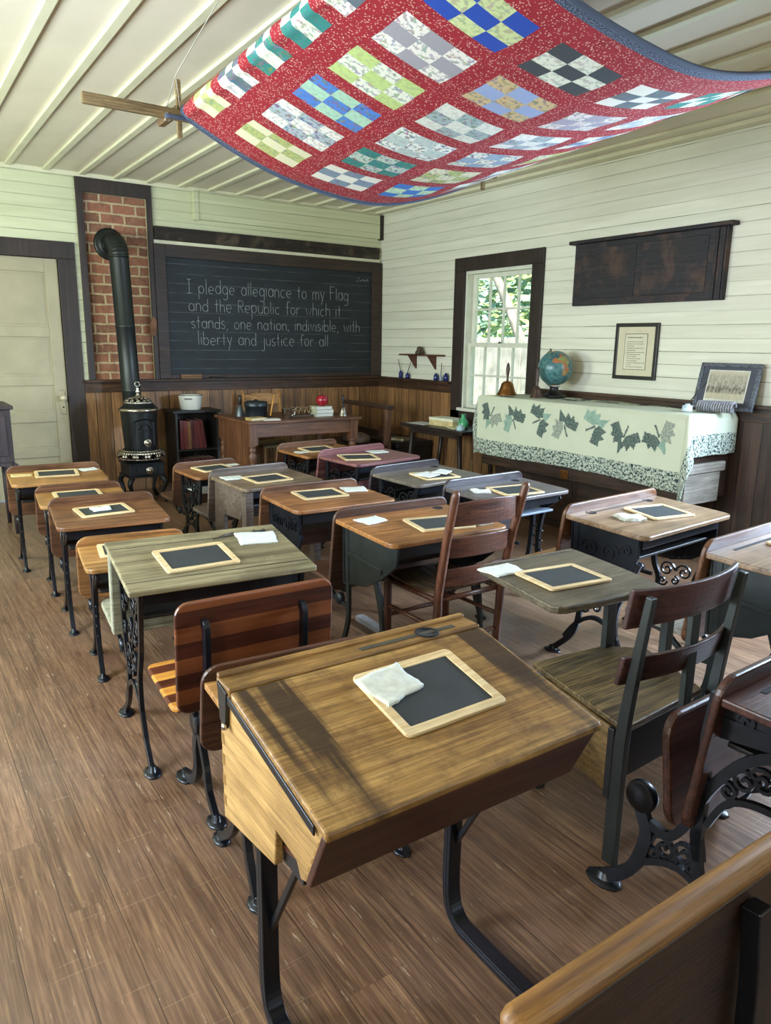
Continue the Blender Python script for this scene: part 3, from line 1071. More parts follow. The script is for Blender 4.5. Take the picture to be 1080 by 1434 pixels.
b = MB().box(.36, .76, 6.242, 6.252, .62, .93)
dd = b.build('door', PURPLE, cb, bevel=.004)
MB().lathe([(0, 0), (.008, 0), (.014, .012), (0, .018)], n=12, M=Matrix.Translation((.40, 6.243, .78)) @ Matrix.Rotation(HPI, 4, 'X')).build('knob', BRASS, dd)

# ------------------------------------------------------------------ bookcase, books and the enamel pot
BKX, BKY = 2.62, 7.36
BCASE = wood('black_bookcase', '#14120f', '#28231e', 'z', .5, .4)
bc = thing('bookcase', 'low black open bookcase holding red books beside the teacher desk', 'bookcase', (BKX, BKY, 0))
MB().box(-.25, .25, -.16, .19, .80, .825).build('top', BCASE, bc, bevel=.004)
for s in (-1, 1):
    MB().box(s * .215 - .012, s * .215 + .012, -.145, .18, 0, .80).build('side_panel', BCASE, bc, bevel=.003)
MB().box(-.203, .203, .165, .18, 0.02, .80).build('back_panel', BCASE, bc)
for z in (.03, .415):
    MB().box(-.203, .203, -.14, .165, z, z + .02).build('shelf', BCASE, bc, bevel=.003)
bookmats = [plain('book_red_' + str(i), h, .6, 0, .12) for i, h in enumerate(('#5a2626', '#6b2f2b', '#4b2224', '#7a5a38', '#5f2c30'))]
PAGES = plain('book_pages', '#cfc4a4', .8, 0, .1, 40)


def book(label, group, w, d, h, mat, name='book'):
    """standing book: spine to -y, x thickness w"""
    bk = thing(name, label, 'book', (0, 0, 0), 0, group)
    b = MB()
    b.box(-w / 2, -w / 2 + .003, 0, d, 0, h)
    b.box(w / 2 - .003, w / 2, 0, d, 0, h)
    b.box(-w / 2, w / 2, -.004, .001, 0, h)
    for zz in (.12, .85):
        b.box(-w / 2, w / 2, -.006, -.003, h * zz, h * zz + .006)
    b.build('cover', mat, bk)
    MB().box(-w / 2 + .003, w / 2 - .003, .002, d - .006, .004, h - .005).build('pages', PAGES, bk)
    return bk


x = BKX - .175
ord_ = ('first', 'second', 'third, tan-spined', 'fourth', 'fifth', 'sixth', 'seventh')
for i in range(7):
    w = .036
    bk = book(('%s book from the left, red-brown, on the upper bookcase shelf' % ord_[i]).replace(', tan-spined book from the left, red-brown,', ' book from the left, with a tan spine,'), 'red books on the upper shelf', w, .20, .29 - .006 * (i % 3), bookmats[3] if i == 2 else bookmats[(0, 1, 3, 2, 4, 1, 0)[i]])
    lean = (0, .0, .01, .03, .06, .09, .13)[i]
    bk.location = (x + (w / 2 if lean == 0 else w / 2), BKY - .115, .435)
    bk.rotation_euler = (0, -lean, 0)
    bk.location.z += abs(sin(lean)) * w / 2
    x += w + .003 + (lean * .012)
for i in range(8):
    w = .042
    bk = book('%s dark red book from the left in the lower bookcase row' % ('first', 'second', 'third', 'fourth', 'fifth', 'sixth', 'seventh', 'eighth')[i], 'red books on the lower shelf', w, .20, .285, bookmats[(2, 0, 2, 4, 2, 0, 4, 2)[i]])
    bk.location = (BKX - .175 + i * .0475, BKY - .115, .05)
ENAM = plain('white_enamel', '#dcdcce', .25, 0, .04)
pt = thing('enamel_pot', 'white enamel pot with a dark rim standing on the black bookcase', 'pot', (BKX - .02, BKY - .02, .825))
MB().lathe([(0, .002), (.098, .002), (.103, .008), (.118, .14), (.121, .146), (.115, .146), (.10, .014), (0, .010)], n=32).build('bowl', ENAM, pt)
MB().tube([(.121 * cos(a), .121 * sin(a), .147) for a in [2 * pi * i / 32 for i in range(33)]], .0035, 6).build('rim', BLACKP, pt)
for s in (-1, 1):
    a = rad(-120) if s < 0 else rad(60)
    u, v = Vector((cos(a), sin(a), 0)), Vector((-sin(a), cos(a), 0))
    MB().tube([tuple(u * .113 + v * .035 + Vector((0, 0, .112))), tuple(u * .142 + v * .03 + Vector((0, 0, .115))), tuple(u * .145 - v * .03 + Vector((0, 0, .115))), tuple(u * .113 - v * .035 + Vector((0, 0, .112)))], .005, 6).build('handle', BLACKP, pt)

# ------------------------------------------------------------------ teacher desk and what stands on it
TW = wood('teacher_desk_wood', '#4c2f1e', '#8c5d3c', 'x', .42, .4)
TWZ = wood('teacher_desk_wood_z', '#4c2f1e', '#85583a', 'z', .42, .4)
TD = thing('teacher_desk', 'brown wooden teacher table with turned legs under the blackboard', 'desk', (0, 0, 0))
TZ = .785
b = MB().box(2.76, 4.0, 6.29, 7.12, TZ - .026, TZ)
b.build('table_top', TW, TD, bevel=.006)
for (x, y) in ((2.83, 6.36), (3.93, 6.36), (2.83, 7.05), (3.93, 7.05)):
    b = MB()
    b.box(x - .04, x + .04, y - .04, y + .04, .56, TZ - .026)
    b.lathe([(.036, .56), (.04, .555), (.04, .545), (.028, .535), (.036, .52), (.038, .50), (.028, .485), (.038, .47), (.04, .44), (.036, .40), (.027, .385), (.038, .37), (.035, .28), (.026, .16), (.034, .14), (.034, .12), (.022, .10), (.028, .06), (.018, 0), (0, 0)], (x, y, 0), 16)
    b.build('leg', TWZ, TD)
for (x0, x1, y0_, y1_) in ((2.87, 3.89, 6.335, 6.36), (2.87, 3.89, 7.05, 7.075), (3.92, 3.945, 6.40, 7.01)):
    MB().box(x0, x1, y0_, y1_, TZ - .155, TZ - .026).build('apron', TW, TD, bevel=.003)
MB().box(2.80, 2.83, 6.40, 7.01, .12, TZ - .026).build('side_panel', TWZ, TD, bevel=.003)
# chair behind the desk
CHW = wood('light_chair_wood', '#8a5f34', '#c39158', 'x', .45, .3)
ch = thing('chair', 'light wooden chair with a curved back rail and woven seat behind the teacher table', 'chair', (3.43, 7.14, 0))
for s in (-1, 1):
    MB().tube([(s * .20, .22, 0), (s * .20, .22, .45), (s * .215, .30, .99)], [.018, .02, .016], 10).build('leg', CHW, ch)
    MB().tube([(s * .19, -.16, 0), (s * .19, -.16, .44)], [.016, .02], 10).build('leg', CHW, ch)
b = MB()
n_ = 10
vs, fs = [], []
for i in range(n_ + 1):
    u = -1 + 2 * i / n_
    yb_ = .29 + .03 * (1 - u * u)
    hh = .05 + .012 * (1 - u * u)
    for dy, dz in ((-.009, -hh), (.009, -hh), (.009, hh), (-.009, hh)):
        vs.append((u * .205, yb_ + dy + .04 * dz, .90 + dz))
for i in range(n_):
    for k in range(4):
        fs.append((i * 4 + k, i * 4 + (k + 1) % 4, i * 4 + 4 + (k + 1) % 4, i * 4 + 4 + k))
b._add(vs, fs, True)
b.build('back_rail', CHW, ch, bevel=.003)
MB().tube([(-.205, .25, .64), (.205, .25, .64)], .012, 8).build('lower_rail', CHW, ch)
b = MB().box(-.20, .20, -.18, .23, .425, .455)
b.build('seat', planked('woven_seat', 0, 1, .012, .002, '#7a6a44', '#a08f60', .8, '#2a2014', 3, .2, 1.0), ch, bevel=.012)
for z in (.16, .30):
    MB().tube([(-.19, -.16, z), (.19, -.16, z)], .01, 8).build('rung', CHW, ch)

TI = TZ
ir = thing('flat_iron', 'small dark flat bell-shaped iron at the back left of the teacher table', 'iron', (2.93, 6.86, TI))
MB().lathe([(.05, 0), (.048, .02), (.035, .07), (.02, .10), (.012, .11), (0, .112)], n=16).build('body', plain('dull_steel', '#5f666b', .4, .7, .2), ir)
MB().lathe([(.010, .11), (.017, .13), (.016, .19), (.011, .205), (0, .208)], n=12).build('handle', BLACKP, ir)
bt = thing('lunch_pail', 'round dark metal pail with a lid on the teacher table', 'pail', (3.01, 6.66, TI))
MB().lathe([(0, .0), (.105, 0), (.107, .01), (.11, .11), (.113, .112), (.113, .118), (.11, .12)], n=28).build('body', plain('dark_tin', '#31373c', .35, .6, .2), bt)
MB().lathe([(.114, .115), (.116, .145), (.10, .158), (.02, .165), (.018, .175), (0, .178)], n=28).build('lid', plain('dark_tin', '#31373c'), bt)
for i, (x, y, rz, lab) in enumerate(((2.90, 6.42, .1, 'tan book lying at the front left corner of the teacher table'), (3.03, 6.37, -.2, 'pale booklet lying beside the tan book on the teacher table'))):
    bk = thing('book', lab, 'book', (x, y, TI), rz)
    MB().box(-.08, .08, -.06, .06, 0, .028 - .012 * i).build('cover', plain('tan_cover' if i == 0 else 'pale_cover', '#a98f5c' if i == 0 else '#b8b4b2', .7), bk, bevel=.003)
    MB().box(-.077, .081, -.0605, .058, .004, .023 - .012 * i).build('pages', PAGES, bk)
pc = thing('pencil', 'yellow wooden pencil standing upright beside the metal cup', 'pencil', (3.075, 6.48, TI))
MB().tube([(0, 0, .015), (.055, .02, .235)], .006, 6).build('shaft', plain('pencil_yellow', '#c98f3e', .5), pc)
MB().lathe([(0, 0), (.028, 0), (.03, .012), (.012, .02), (.009, .03), (0, .03)], n=16).build('holder', BLACKP, pc)
cu = thing('metal_cup', 'shiny metal drinking cup on the teacher table', 'cup', (3.215, 6.40, TI))
MB().lathe([(0, .002), (.038, .002), (.04, .006), (.05, .098), (.052, .10), (.047, .10), (.037, .01), (0, .008)], n=24).build('body', NICKEL, cu)
MB().tube(smooth2([(.048, 0, .085), (.08, 0, .08), (.082, 0, .045), (.044, 0, .03)], 5), .005, 6).build('handle', NICKEL, cu)
wb = thing('wire_letter_rack', 'wire letter rack with coiled loops in the middle of the teacher table', 'rack', (3.47, 6.56, TI))
MB().box(-.15, .15, -.055, .055, 0, .022).build('base', wood('rack_wood', '#2e1d13', '#59402a', 'x'), wb, bevel=.004)
for xx in (-.11, -.05, .01, .07, .12):
    MB().tube([(xx + .05 * cos(a), .01 * xx, .022 + .075 * sin(a)) for a in [pi * i / 12 for i in range(13)]], .0035, 6).build('wire_loop', plain('brass_wire', '#a68f68', .35, .8), wb)
for i, (lab, dx, rz, w, h) in enumerate((('bottom white book of the stack under the red apple', 0, .06, .20, .032), ('middle white book of the stack under the red apple', .01, -.05, .19, .034), ('top white book of the stack, with the apple on it', -.005, .02, .185, .032))):
    bk = thing('book', lab, 'book', (3.67 + dx, 6.53, TI + .033 * i + (.002 if i == 2 else 0)), rz)
    b = MB()
    b.box(-w / 2, w / 2, -.065, .065, 0, .003)
    b.box(-w / 2, w / 2, -.065, .065, h - .004, h - .001)
    b.box(-w / 2 - .003, -w / 2 + .001, -.065, .065, 0, h - .001)
    b.build('cover', plain('pale_green_cover', '#b9bba2', .7), bk)
    MB().box(-w / 2 + .002, w / 2 - .004, -.062, .062, .003, h - .004).build('pages', PAPER, bk)
ap = thing('apple', 'large shiny red apple on top of the stacked white books', 'apple', (3.675, 6.53, TI + .099))
APR = NT('apple_red')
na = APR.noise(APR.mapped(APR.coord(), (30, 30, 6)), 1.2, 5)
APM = APR.fin(APR.ramp(na, [(.3, C('#7a0f1c')), (.7, C('#b3273a'))]), .22)
MB().lathe([(0, .006), (.016, .0), (.032, .004), (.05, .022), (.059, .05), (.057, .078), (.045, .1), (.026, .108), (.010, .102), (0, .092)], n=28).build('fruit', APM, ap)
MB().tube([(0, 0, .093), (.003, 0, .112), (.008, .002, .124)], [.003, .0025, .0035], 6).build('stem', plain('stem_brown', '#3a2615', .8), ap)


def bell(label, loc, metal, handle, hb, rb, hh, bulge=True):
    bl = thing('hand_bell', label, 'bell', loc)
    o = MB().lathe([(rb * .9, 0), (rb, .003), (rb * .99, hb * .06), (rb * .80, hb * .25), (rb * .66, hb * .55), (rb * .55, hb * .82), (rb * .35, hb * .96), (.008, hb), (0, hb)], n=28).build('bell_cup', metal, bl)
    s2 = o.modifiers.new('thick', 'SOLIDIFY')
    s2.thickness = .003
    pr_ = [(.009, hb), (.012, hb + .008), (.008, hb + .016), (.011, hb + hh * .3), (.017, hb + hh * .62), (.014, hb + hh * .8), (.007, hb + hh * .95), (0, hb + hh)] if bulge else [(.014, hb), (.011, hb + .01), (.016, hb + hh * .3), (.014, hb + hh * .9), (.008, hb + hh), (0, hb + hh)]
    MB().lathe(pr_, n=16).build('handle', handle, bl)
    MB().lathe([(0, .008), (.012, .012), (.010, .026), (.003, .035), (.003, hb * .8), (0, hb * .8)], n=10).build('clapper', BLACKP, bl)
    return bl


bell('small nickel hand bell at the right end of the teacher table', (3.86, 6.43, TI), NICKEL, BLACKP, .09, .045, .13)

# ------------------------------------------------------------------ bench and trunk in the corner
BW = wood('dark_bench_wood', '#2a1b13', '#54392a', 'y', .5, .5)
BWZ = wood('bench_post_wood', '#4a3022', '#8a6248', 'z', .5, .4)
bn = thing('bench', 'old dark wooden bench with a back rail turned toward the teacher table', 'bench', (0, 0, 0))
for y in (6.46, 7.26):
    MB().box(4.40, 4.46, y - .035, y + .035, 0, .86).build('post', BWZ, bn, bevel=.005)
    MB().box(4.12, 4.17, y - .03, y + .03, 0, .42).build('leg', BWZ, bn, bevel=.005)
MB().box(4.385, 4.475, 6.40, 7.34, .83, .87).build('back_rail', BW, bn, bevel=.008)
MB().box(4.42, 4.445, 6.495, 7.225, .52, .60).build('lower_rail', BW, bn, bevel=.004)
MB().box(4.08, 4.40, 6.40, 7.34, .42, .45).build('seat', BW, bn, bevel=.006)
cs = thing('cushion', 'rounded worn brown cushion leaning on the seat of the dark bench', 'cushion', (4.25, 6.80, .45))
b = MB()
b.lathe([(0, 0), (.10, 0), (.15, .02), (.165, .05), (.15, .085), (.1, .105), (0, .11)], n=24, sx=.75, sy=1.35)
b.build('pad', plain('worn_leather', '#6b5646', .7, 0, .2, 20), cs)
tk = thing('trunk', 'low dark trunk in the corner between the bench and the small table', 'trunk', (0, 0, 0))
MB().box(4.58, 5.05, 6.48, 7.35, 0.01, .40).build('body', wood('trunk_wood', '#17110e', '#332721', 'y', .55, .5), tk, bevel=.006)
MB().box(4.57, 5.055, 6.47, 7.36, .40, .46).build('lid', wood('trunk_wood', '#17110e', '#332721', 'y'), tk, bevel=.01)
for i, (x, y, rz, lab, colr) in enumerate(((4.74, 6.66, .3, 'tan book lying on the lid of the dark corner trunk', '#857758'), (4.80, 6.96, -.2, 'dark book lying at the back of the corner trunk lid', '#3a322c'))):
    bk = thing('book', lab, 'book', (x, y, .46), rz)
    MB().box(-.07, .07, -.10, .10, 0, .03).build('cover', plain('trunk_book_%d' % i, colr, .7), bk, bevel=.003)
    MB().box(-.0705, .066, -.098, .1005, .004, .026).build('pages', PAGES, bk)

# ------------------------------------------------------------------ wall shelf and ink bottles
sh = thing('wall_shelf', 'small dark wooden bracket shelf on the window wall above the ink bottles', 'shelf', (0, 0, 0))
SHW = wood('shelf_wood', '#4a2a1f', '#7a4a38', 'y', .5, .4)
MB().box(4.955, XR - .001, 6.33, 7.02, 1.383, 1.398).build('board', SHW, sh, bevel=.003)
for y in (6.50, 6.86):
    MB().prism([(4.975, 1.383), (XR - .001, 1.383), (XR - .001, 1.235)], 1, y - .014, y + .014).build('bracket', SHW, sh, bevel=.002)
mn = thing('mantel_ornament', 'small dark round ornament on the bracket shelf', 'ornament', (5.02, 6.71, 1.398))
MB().lathe([(0, 0), (.045, 0), (.05, .01), (.045, .03), (.03, .045), (.034, .055), (.028, .075), (.012, .085), (0, .086)], n=20).build('body', plain('ornament_brown', '#4a3d30', .5, .2, .3, 40), mn)


def ink_bottle(label, x, y, z, r, h, quill, mat=INKBLUE):
    ib = thing('ink_bottle', label, 'ink bottle', (x, y, z), 0, 'blue ink bottles on the ledge')
    MB().lathe([(0, .001), (r * .92, .001), (r, .006), (r, h * .66), (r * .85, h * .76), (r * .5, h * .82), (r * .5, h * .97), (r * .6, h * .97), (r * .6, h), (0, h)], n=20).build('bottle', mat, ib)
    if quill:
        p = thing('pen', label.replace('ink bottle', 'pen standing in the ink bottle') if 'ink bottle' in label else label, 'pen', (x, y, z))
        p['label'] = quill[2]
        MB().tube([(0, 0, h * 1.005), (quill[0] * .5, quill[1] * .5, h + .06), (quill[0], quill[1], h + .13)], [.004, .0045, .003], 6).build('shaft', plain('pen_dark', '#33261e', .5), p)
    return ib


LZ = 1.122
ink_bottle('tall blue ink bottle on the ledge beside the blackboard corner', 5.052, 7.11, LZ, .022, .085, (-.015, .03, 'dark pen standing upright in the blue bottle nearest the corner'))
ink_bottle('squat blue ink bottle second from the blackboard corner', 5.050, 6.97, LZ, .025, .062, (-.03, -.10, 'dark pen slanting toward the shelf from the squat blue bottle'))
ink_bottle('blue ink bottle with square shoulders left of the thin clear bottle', 5.050, 6.44, LZ, .026, .078, None)
ink_bottle('thin clear bottle between two blue ink bottles near the window', 5.052, 6.355, LZ, .016, .060, (-.01, -.02, 'dark pen standing in the thin clear bottle near the window'), plain('clear_glass_blue', '#8d98a8', .1))
ink_bottle('blue ink bottle closest to the window casing', 5.050, 6.265, LZ, .026, .086, None)

# ------------------------------------------------------------------ small table by the window
ST_W = wood('small_table_dark', '#1b1512', '#3a2e28', 'y', .4, .4)
tb = thing('side_table', 'small dark table with splayed legs below the window', 'table', (0, 0, 0))
b = MB().box(4.50, 5.04, 5.32, 6.33, .665, .70)
b.build('table_top', ST_W, tb, bevel=.006)
for (x, y, dx, dy) in ((4.58, 6.20, 0, .10), (4.58, 5.45, 0, -.05), (4.98, 6.20, 0, .10), (4.98, 5.45, 0, -.05)):
    MB().tube([(x, y, .665), (x + dx, y + dy, 0)], [.026, .020], 8).build('leg', ST_W, tb)
MB().box(4.565, 4.595, 5.46, 6.19, .61, .664).build('apron', ST_W, tb, bevel=.003)
MB().box(4.965, 4.995, 5.46, 6.19, .61, .664).build('apron', ST_W, tb, bevel=.003)
MB().box(4.60, 4.97, 5.42, 5.44, .10, .15).build('stretcher', ST_W, tb, bevel=.003)
bx = thing('cardboard_box', 'pale yellow cardboard box on the small dark table', 'box', (4.74, 5.84, .70), .1)
MB().box(-.09, .09, -.17, .17, 0, .075).build('base', plain('box_yellow', '#c9b684', .7, 0, .15, 25), bx, bevel=.003)
MB().box(-.093, .093, -.173, .173, .055, .082).build('lid', plain('box_cream', '#dfdcc0', .7, 0, .05), bx, bevel=.003)
pn = thing('paper', 'white sheet of paper on the far end of the small dark table', 'paper', (4.66, 6.14, .7005), .1)
MB().box(-.11, .11, -.14, .14, 0, .002).build('sheet', PAPER, pn)
pn = thing('paper', 'yellowish booklet in front of the yellow box on the small table', 'paper', (4.66, 5.60, .7005), -.3)
MB().box(-.06, .06, -.09, .09, 0, .012).build('sheet', plain('booklet', '#cfc79c', .8), pn)
bg = thing('glass_bottle', 'green glass bottle standing near the window end of the small table', 'bottle', (4.72, 5.56, .70))
MB().lathe([(0, .002), (.045, .002), (.05, .01), (.05, .07), (.025, .10), (.02, .13), (.024, .14), (0, .14)], n=20).build('bottle', plain('green_glass', '#4fa873', .1, 0, .1), bg)
bg = thing('glass_inkwell', 'clear bluish glass inkwell in front of the green bottle on the small table', 'inkwell', (4.57, 5.42, .70))
MB().lathe([(0, .002), (.04, .002), (.042, .01), (.038, .045), (.02, .05), (.02, .058), (0, .058)], n=20).build('well', plain('clear_aqua_glass', '#a9c7cc', .1, 0, .1), bg)
MB().tube([(0, 0, .058), (.03, .09, .19)], [.003, .005], 6).build('pen', BLACKP, bg)

# ------------------------------------------------------------------ counter under the leaf quilt
CW = wood('counter_wood', '#20150f', '#4a3223', 'y', .5, .5)
CWL = wood('counter_end_wood', '#857c70', '#aaa295', 'x', .6, .4)
ct = thing('counter', 'long dark wooden chest with panelled front covered by the leaf quilt', 'chest', (0, 0, 0))
OX0, OX1, OY0, OY1 = 4.50, 5.052, 2.97, 5.03
OZ = 1.052
b = MB().box(OX0, OX1 - .0, OY0, OY1, .45, OZ)
b.build('body', CW, ct, bevel=.006)
b = MB().box(OX0 + .13, OX1, OY0 + .14, OY1 - .06, 0, .449)
b.build('base', CW, ct, bevel=.005)
for k in range(4):
    ya = OY0 + .17 + k * .45
    MB().box(OX0 + .118, OX0 + .131, ya, ya + .39, .06, .41).build('front_panel', CW, ct, bevel=.006)
MB().box(OX0 + .02, OX1 - .12, OY0 - .02, OY0 - .001, .43, .645).build('end_panel', CWL, ct, bevel=.004)
MB().box(OX0 + .01, OX1 - .08, OY0 - .034, OY0 - .001, .65, .72).build('end_moulding', CWL, ct, bevel=.01)
MB().box(OX0 - .012, OX0 - .001, 3.98, 4.06, .46, .53).build('latch', BRASS, ct, bevel=.003)
for i, dx in enumerate((0, .03)):
    bk = thing('board_strip', ('narrow wooden strip leaning on the left end of the dark chest', 'second narrow strip beside the one leaning on the dark chest')[i], 'strip', (4.44 + dx, 5.12 + .03 * i, 0))
    MB().tube([(0, 0, 0.003), (.01, -.02, .46)], .009, 4).build('strip', wood('strip_wood', '#6b5a3f', '#9a8660', 'z'), bk)

# leaf quilt over the chest
t = NT('quilt_cream')
co = t.coord('UV')
t.bump(t.noise(co, 38, 3), .35, .008)
QCREAM = t.fin(t.mix(t.noise(co, 5, 4), C('#bcc2a9'), C('#cdd1bb')), .92)


def calico(name, a, b_, s):
    t = NT(name)
    co = t.coord('UV')
    t.bump(t.noise(co, 38, 3), .3, .006)
    return t.fin(t.mix(t.ramp(t.noise(co, s, 4, .65, .6), [(.44, (0, 0, 0)), (.53, (1, 1, 1))]), C(a), C(b_)), .92)


QFLOR = calico('floral_border', '#27363a', '#b9c2b0', 58)
QDARK = calico('dark_green_print', '#2b3b38', '#6a7a72', 120)
QGREEN = calico('green_cloth', '#7f9c8c', '#8fa898', 20)
QGREY = calico('grey_print', '#6f7a72', '#a3a999', 110)


def inpoly(p, poly):
    x, y = p
    r = False
    for (x0, y0_), (x1, y1_) in zip(poly, poly[1:] + poly[:1]):
        if (y0_ > y) != (y1_ > y) and x < (x1 - x0) * (y - y0_) / (y1_ - y0_) + x0:
            r = not r
    return r


# one pieced maple leaf in a 6x6 unit square: two stepped arms, a corner lobe and a stem
LOBE1 = [(.3, 6.2), (2.5, 6.2), (2.7, 3.3), (1.9, 2.1), (1.0, 2.4), (-.3, 2.5), (.5, 3.7), (-.4, 4.2), (.6, 5.1)]
LOBE2 = [(3.3, 2.7), (6.2, 2.5), (6.2, .3), (5.1, .6), (4.2, -.4), (3.7, .5), (2.5, -.3), (2.4, 1.0), (2.1, 1.9)]
LOBE3 = [(1.0, 2.4), (1.9, 2.1), (2.1, 1.9), (2.4, 1.0), (.0, .0)]
STEM = [(2.5, 2.8), (2.8, 2.5), (4.7, 4.3), (4.4, 4.6)]
LEAVES = []
for i in range(7):
    cy = 4.87 - i * .287
    rot = (20, 255, 160, 250, 160, 25, 75)[i]
    LEAVES.append((cy, .155 + .03 * (i % 2), rad(rot), i))


def leafmat(s, d):
    for cy, cz, ro, i in LEAVES:
        x, z = (cy - s) / .0365, (cz - d) / .0365
        if abs(x) > 7 or abs(z) > 7:
            continue
        u, v = x * cos(ro) + z * sin(ro) + 3.0, -x * sin(ro) + z * cos(ro) + 3.0
        if inpoly((u, v), STEM):
            return 2
        if inpoly((u, v), LOBE3):
            return (3, 2)[i % 2]
        if inpoly((u, v), LOBE1):
            return 2
        if inpoly((u, v), LOBE2):
            return (4, 3, 2)[i % 3]
    return 0


QTOP = OZ + .012
FX, EY, FY = OX0 - .022, OY0 - .025, OY1 + .02   # fold lines: front, near end, far end
DEPTH = OX1 - .02 - FX


def drape(s, d):
    """s: distance along y past the near fold is s<EY; d: distance past the front fold (negative on top)"""
    a, bb_, fa = max(0, EY - s), max(0, d), max(0, s - FY)
    x = FX - min(d, 0)
    y = min(max(s, EY), FY)
    if a > 0 and bb_ > 0:
        r = math.hypot(a, bb_)
        ph = math.atan2(a, bb_)
        fl = .025 + .11 * sin(2 * ph) * min(1, r / .3)
        return (x - fl * cos(ph), y - fl * sin(ph), QTOP - r)
    if fa > 0 and bb_ > 0:
        r = math.hypot(fa, bb_)
        ph = math.atan2(fa, bb_)
        fl = .02 + .05 * sin(2 * ph) * min(1, r / .3)
        return (x - fl * cos(ph), y + fl * sin(ph), QTOP - r)
    wav = .5 + .5 * sin(s * 8.2 + 1.1) * .6 + .3 * sin(s * 17)
    if bb_ > 0:
        return (x - .02 * min(1, bb_ / .04) - .030 * wav * (bb_ / .5), y, QTOP - bb_)
    if a > 0:
        return (x, y - .025 * min(1, a / .04) - .02 * (.5 + .5 * sin(x * 21)) * a / .3, QTOP - a)
    if fa > 0:
        return (x, y + .02 * min(1, fa / .04), QTOP - fa)
    return (x, y, QTOP + .0035 * sin(x * 17 + y * 4) + .003 * sin(y * 13))


ST = .0078
SA, SB = EY - .285, FY + .14
DA, DB = -DEPTH, .515
ns, nd_ = int((SB - SA) / ST), int((DB - DA) / ST)
verts, faces, mats = [], [], []
for j in range(nd_ + 1):
    d = DA + (DB - DA) * j / nd_
    for i in range(ns + 1):
        s = SA + (SB - SA) * i / ns
        dd_ = d
        if d > .3:
            dd_ = d + (.018 * sin(s * 2.6 + .8)) * (d - .3) / .2 - .03 * max(0, (s - 4.4)) * (d - .3) / .2
        verts.append(drape(s, dd_))
for j in range(nd_):
    d = DA + (DB - DA) * (j + .5) / nd_
    for i in range(ns):
        s = SA + (SB - SA) * (i + .5) / ns
        if d > DB - .135 or s < SA + .15 or s > SB - .12:
            mi = 1
        else:
            mi = leafmat(s, d) if d > -.03 else (leafmat(s, -.28 - d) if d < -.1 and s > EY else 0)
        faces.append((j * (ns + 1) + i, (j + 1) * (ns + 1) + i, (j + 1) * (ns + 1) + i + 1, j * (ns + 1) + i + 1))
        mats.append(mi)
me = bpy.data.meshes.new('leaf_quilt')
me.from_pydata(verts, [], faces)
for mt in (QCREAM, QFLOR, QDARK, QGREEN, QGREY):
    me.materials.append(mt)
me.polygons.foreach_set('material_index', mats)
me.polygons.foreach_set('use_smooth', [True] * len(faces))
uv = me.uv_layers.new(name='UVMap')
uvs = []
for p in me.polygons:
    for li in p.loop_indices:
        vi = me.loops[li].vertex_index
        uvs += [(vi % (ns + 1)) * ST, (vi // (ns + 1)) * ST]
uv.data.foreach_set('uv', uvs)
o = bpy.data.objects.new('leaf_quilt', me)
COL.objects.link(o)
so = o.modifiers.new('thick', 'SOLIDIFY')
so.thickness = .008
so.offset = 1
tag(o, 'cream quilt with green leaf appliques and floral border draped over the dark chest', 'quilt')

# things on the chest
QS = QTOP + .012
bell('brass school bell with a dark turned handle at the window end of the quilt', (4.60, 4.84, QS), BRASS, wood('bell_handle_wood', '#2a1a14', '#4a3226', 'z', .35), .125, .092, .16)
bell('dark bronze hand bell with a thick handle in front of the globe', (4.62, 4.50, QS), BRONZE, wood('bell_handle_wood2', '#3a2722', '#5c4138', 'z', .4), .095, .058, .16, False)
gb = thing('globe', 'old blue-green terrestrial globe on a dark stand', 'globe', (4.83, 4.50, QS))
t = NT('globe_map')
co = t.coord()
n = t.noise(t.mapped(co, (1, 1, 1), loc=(.30, .1, .22)), 7.5, 7, .6)
land = t.ramp(n, [(.535, (0, 0, 0)), (.55, (1, 1, 1))])
lc = t.ramp(t.noise(co, 16, 2), [(.35, C('#a08a58')), (.5, C('#b3653f')), (.62, C('#8d9a62'))])
sea = t.mix(t.ramp(t.noise(co, 34, 5, .7), [(.35, (0, 0, 0)), (.65, (1, 1, 1))]), C('#2b4f58'), C('#5b8a88'))
c = t.mix(land, sea, lc)
GMAP = t.fin(c, .3)
GR, GZ = .148, .245
g = MB().lathe([(GR * sin(pi * i / 24), -GR * cos(pi * i / 24)) for i in range(25)], n=40)
go = g.build('sphere', GMAP, gb)
go.location = (0, 0, GZ)
go.rotation_euler = (rad(20), rad(-14), 0)
b = MB().lathe([(0, 0), (.10, 0), (.102, .012), (.075, .022), (.045, .045), (.036, .075), (.04, .085), (0, .088)], n=28)
b.build('stand', BLACKP, gb)
b = MB()
tl = rad(23)
arc = []
for i in range(25):
    a = rad(-90 - 23) + rad(180) * i / 24
    arc.append((0, -(GR + .014) * cos(a) * -1, GZ + (GR + .014) * sin(a)))
b.tube([(0, p[1], p[2]) for p in arc], .006, 8)
b.build('meridian_arm', plain('meridian_steel', '#8c9296', .3, .9), gb)
MB().tube([(0, sin(-tl) * (GR + .03) * -1, GZ + cos(tl) * (GR + .03)), (0, sin(-tl) * (GR - .005) * -1, GZ + cos(tl) * (GR - .005))], .006, 8).build('axis_pin', BLACKP, gb)

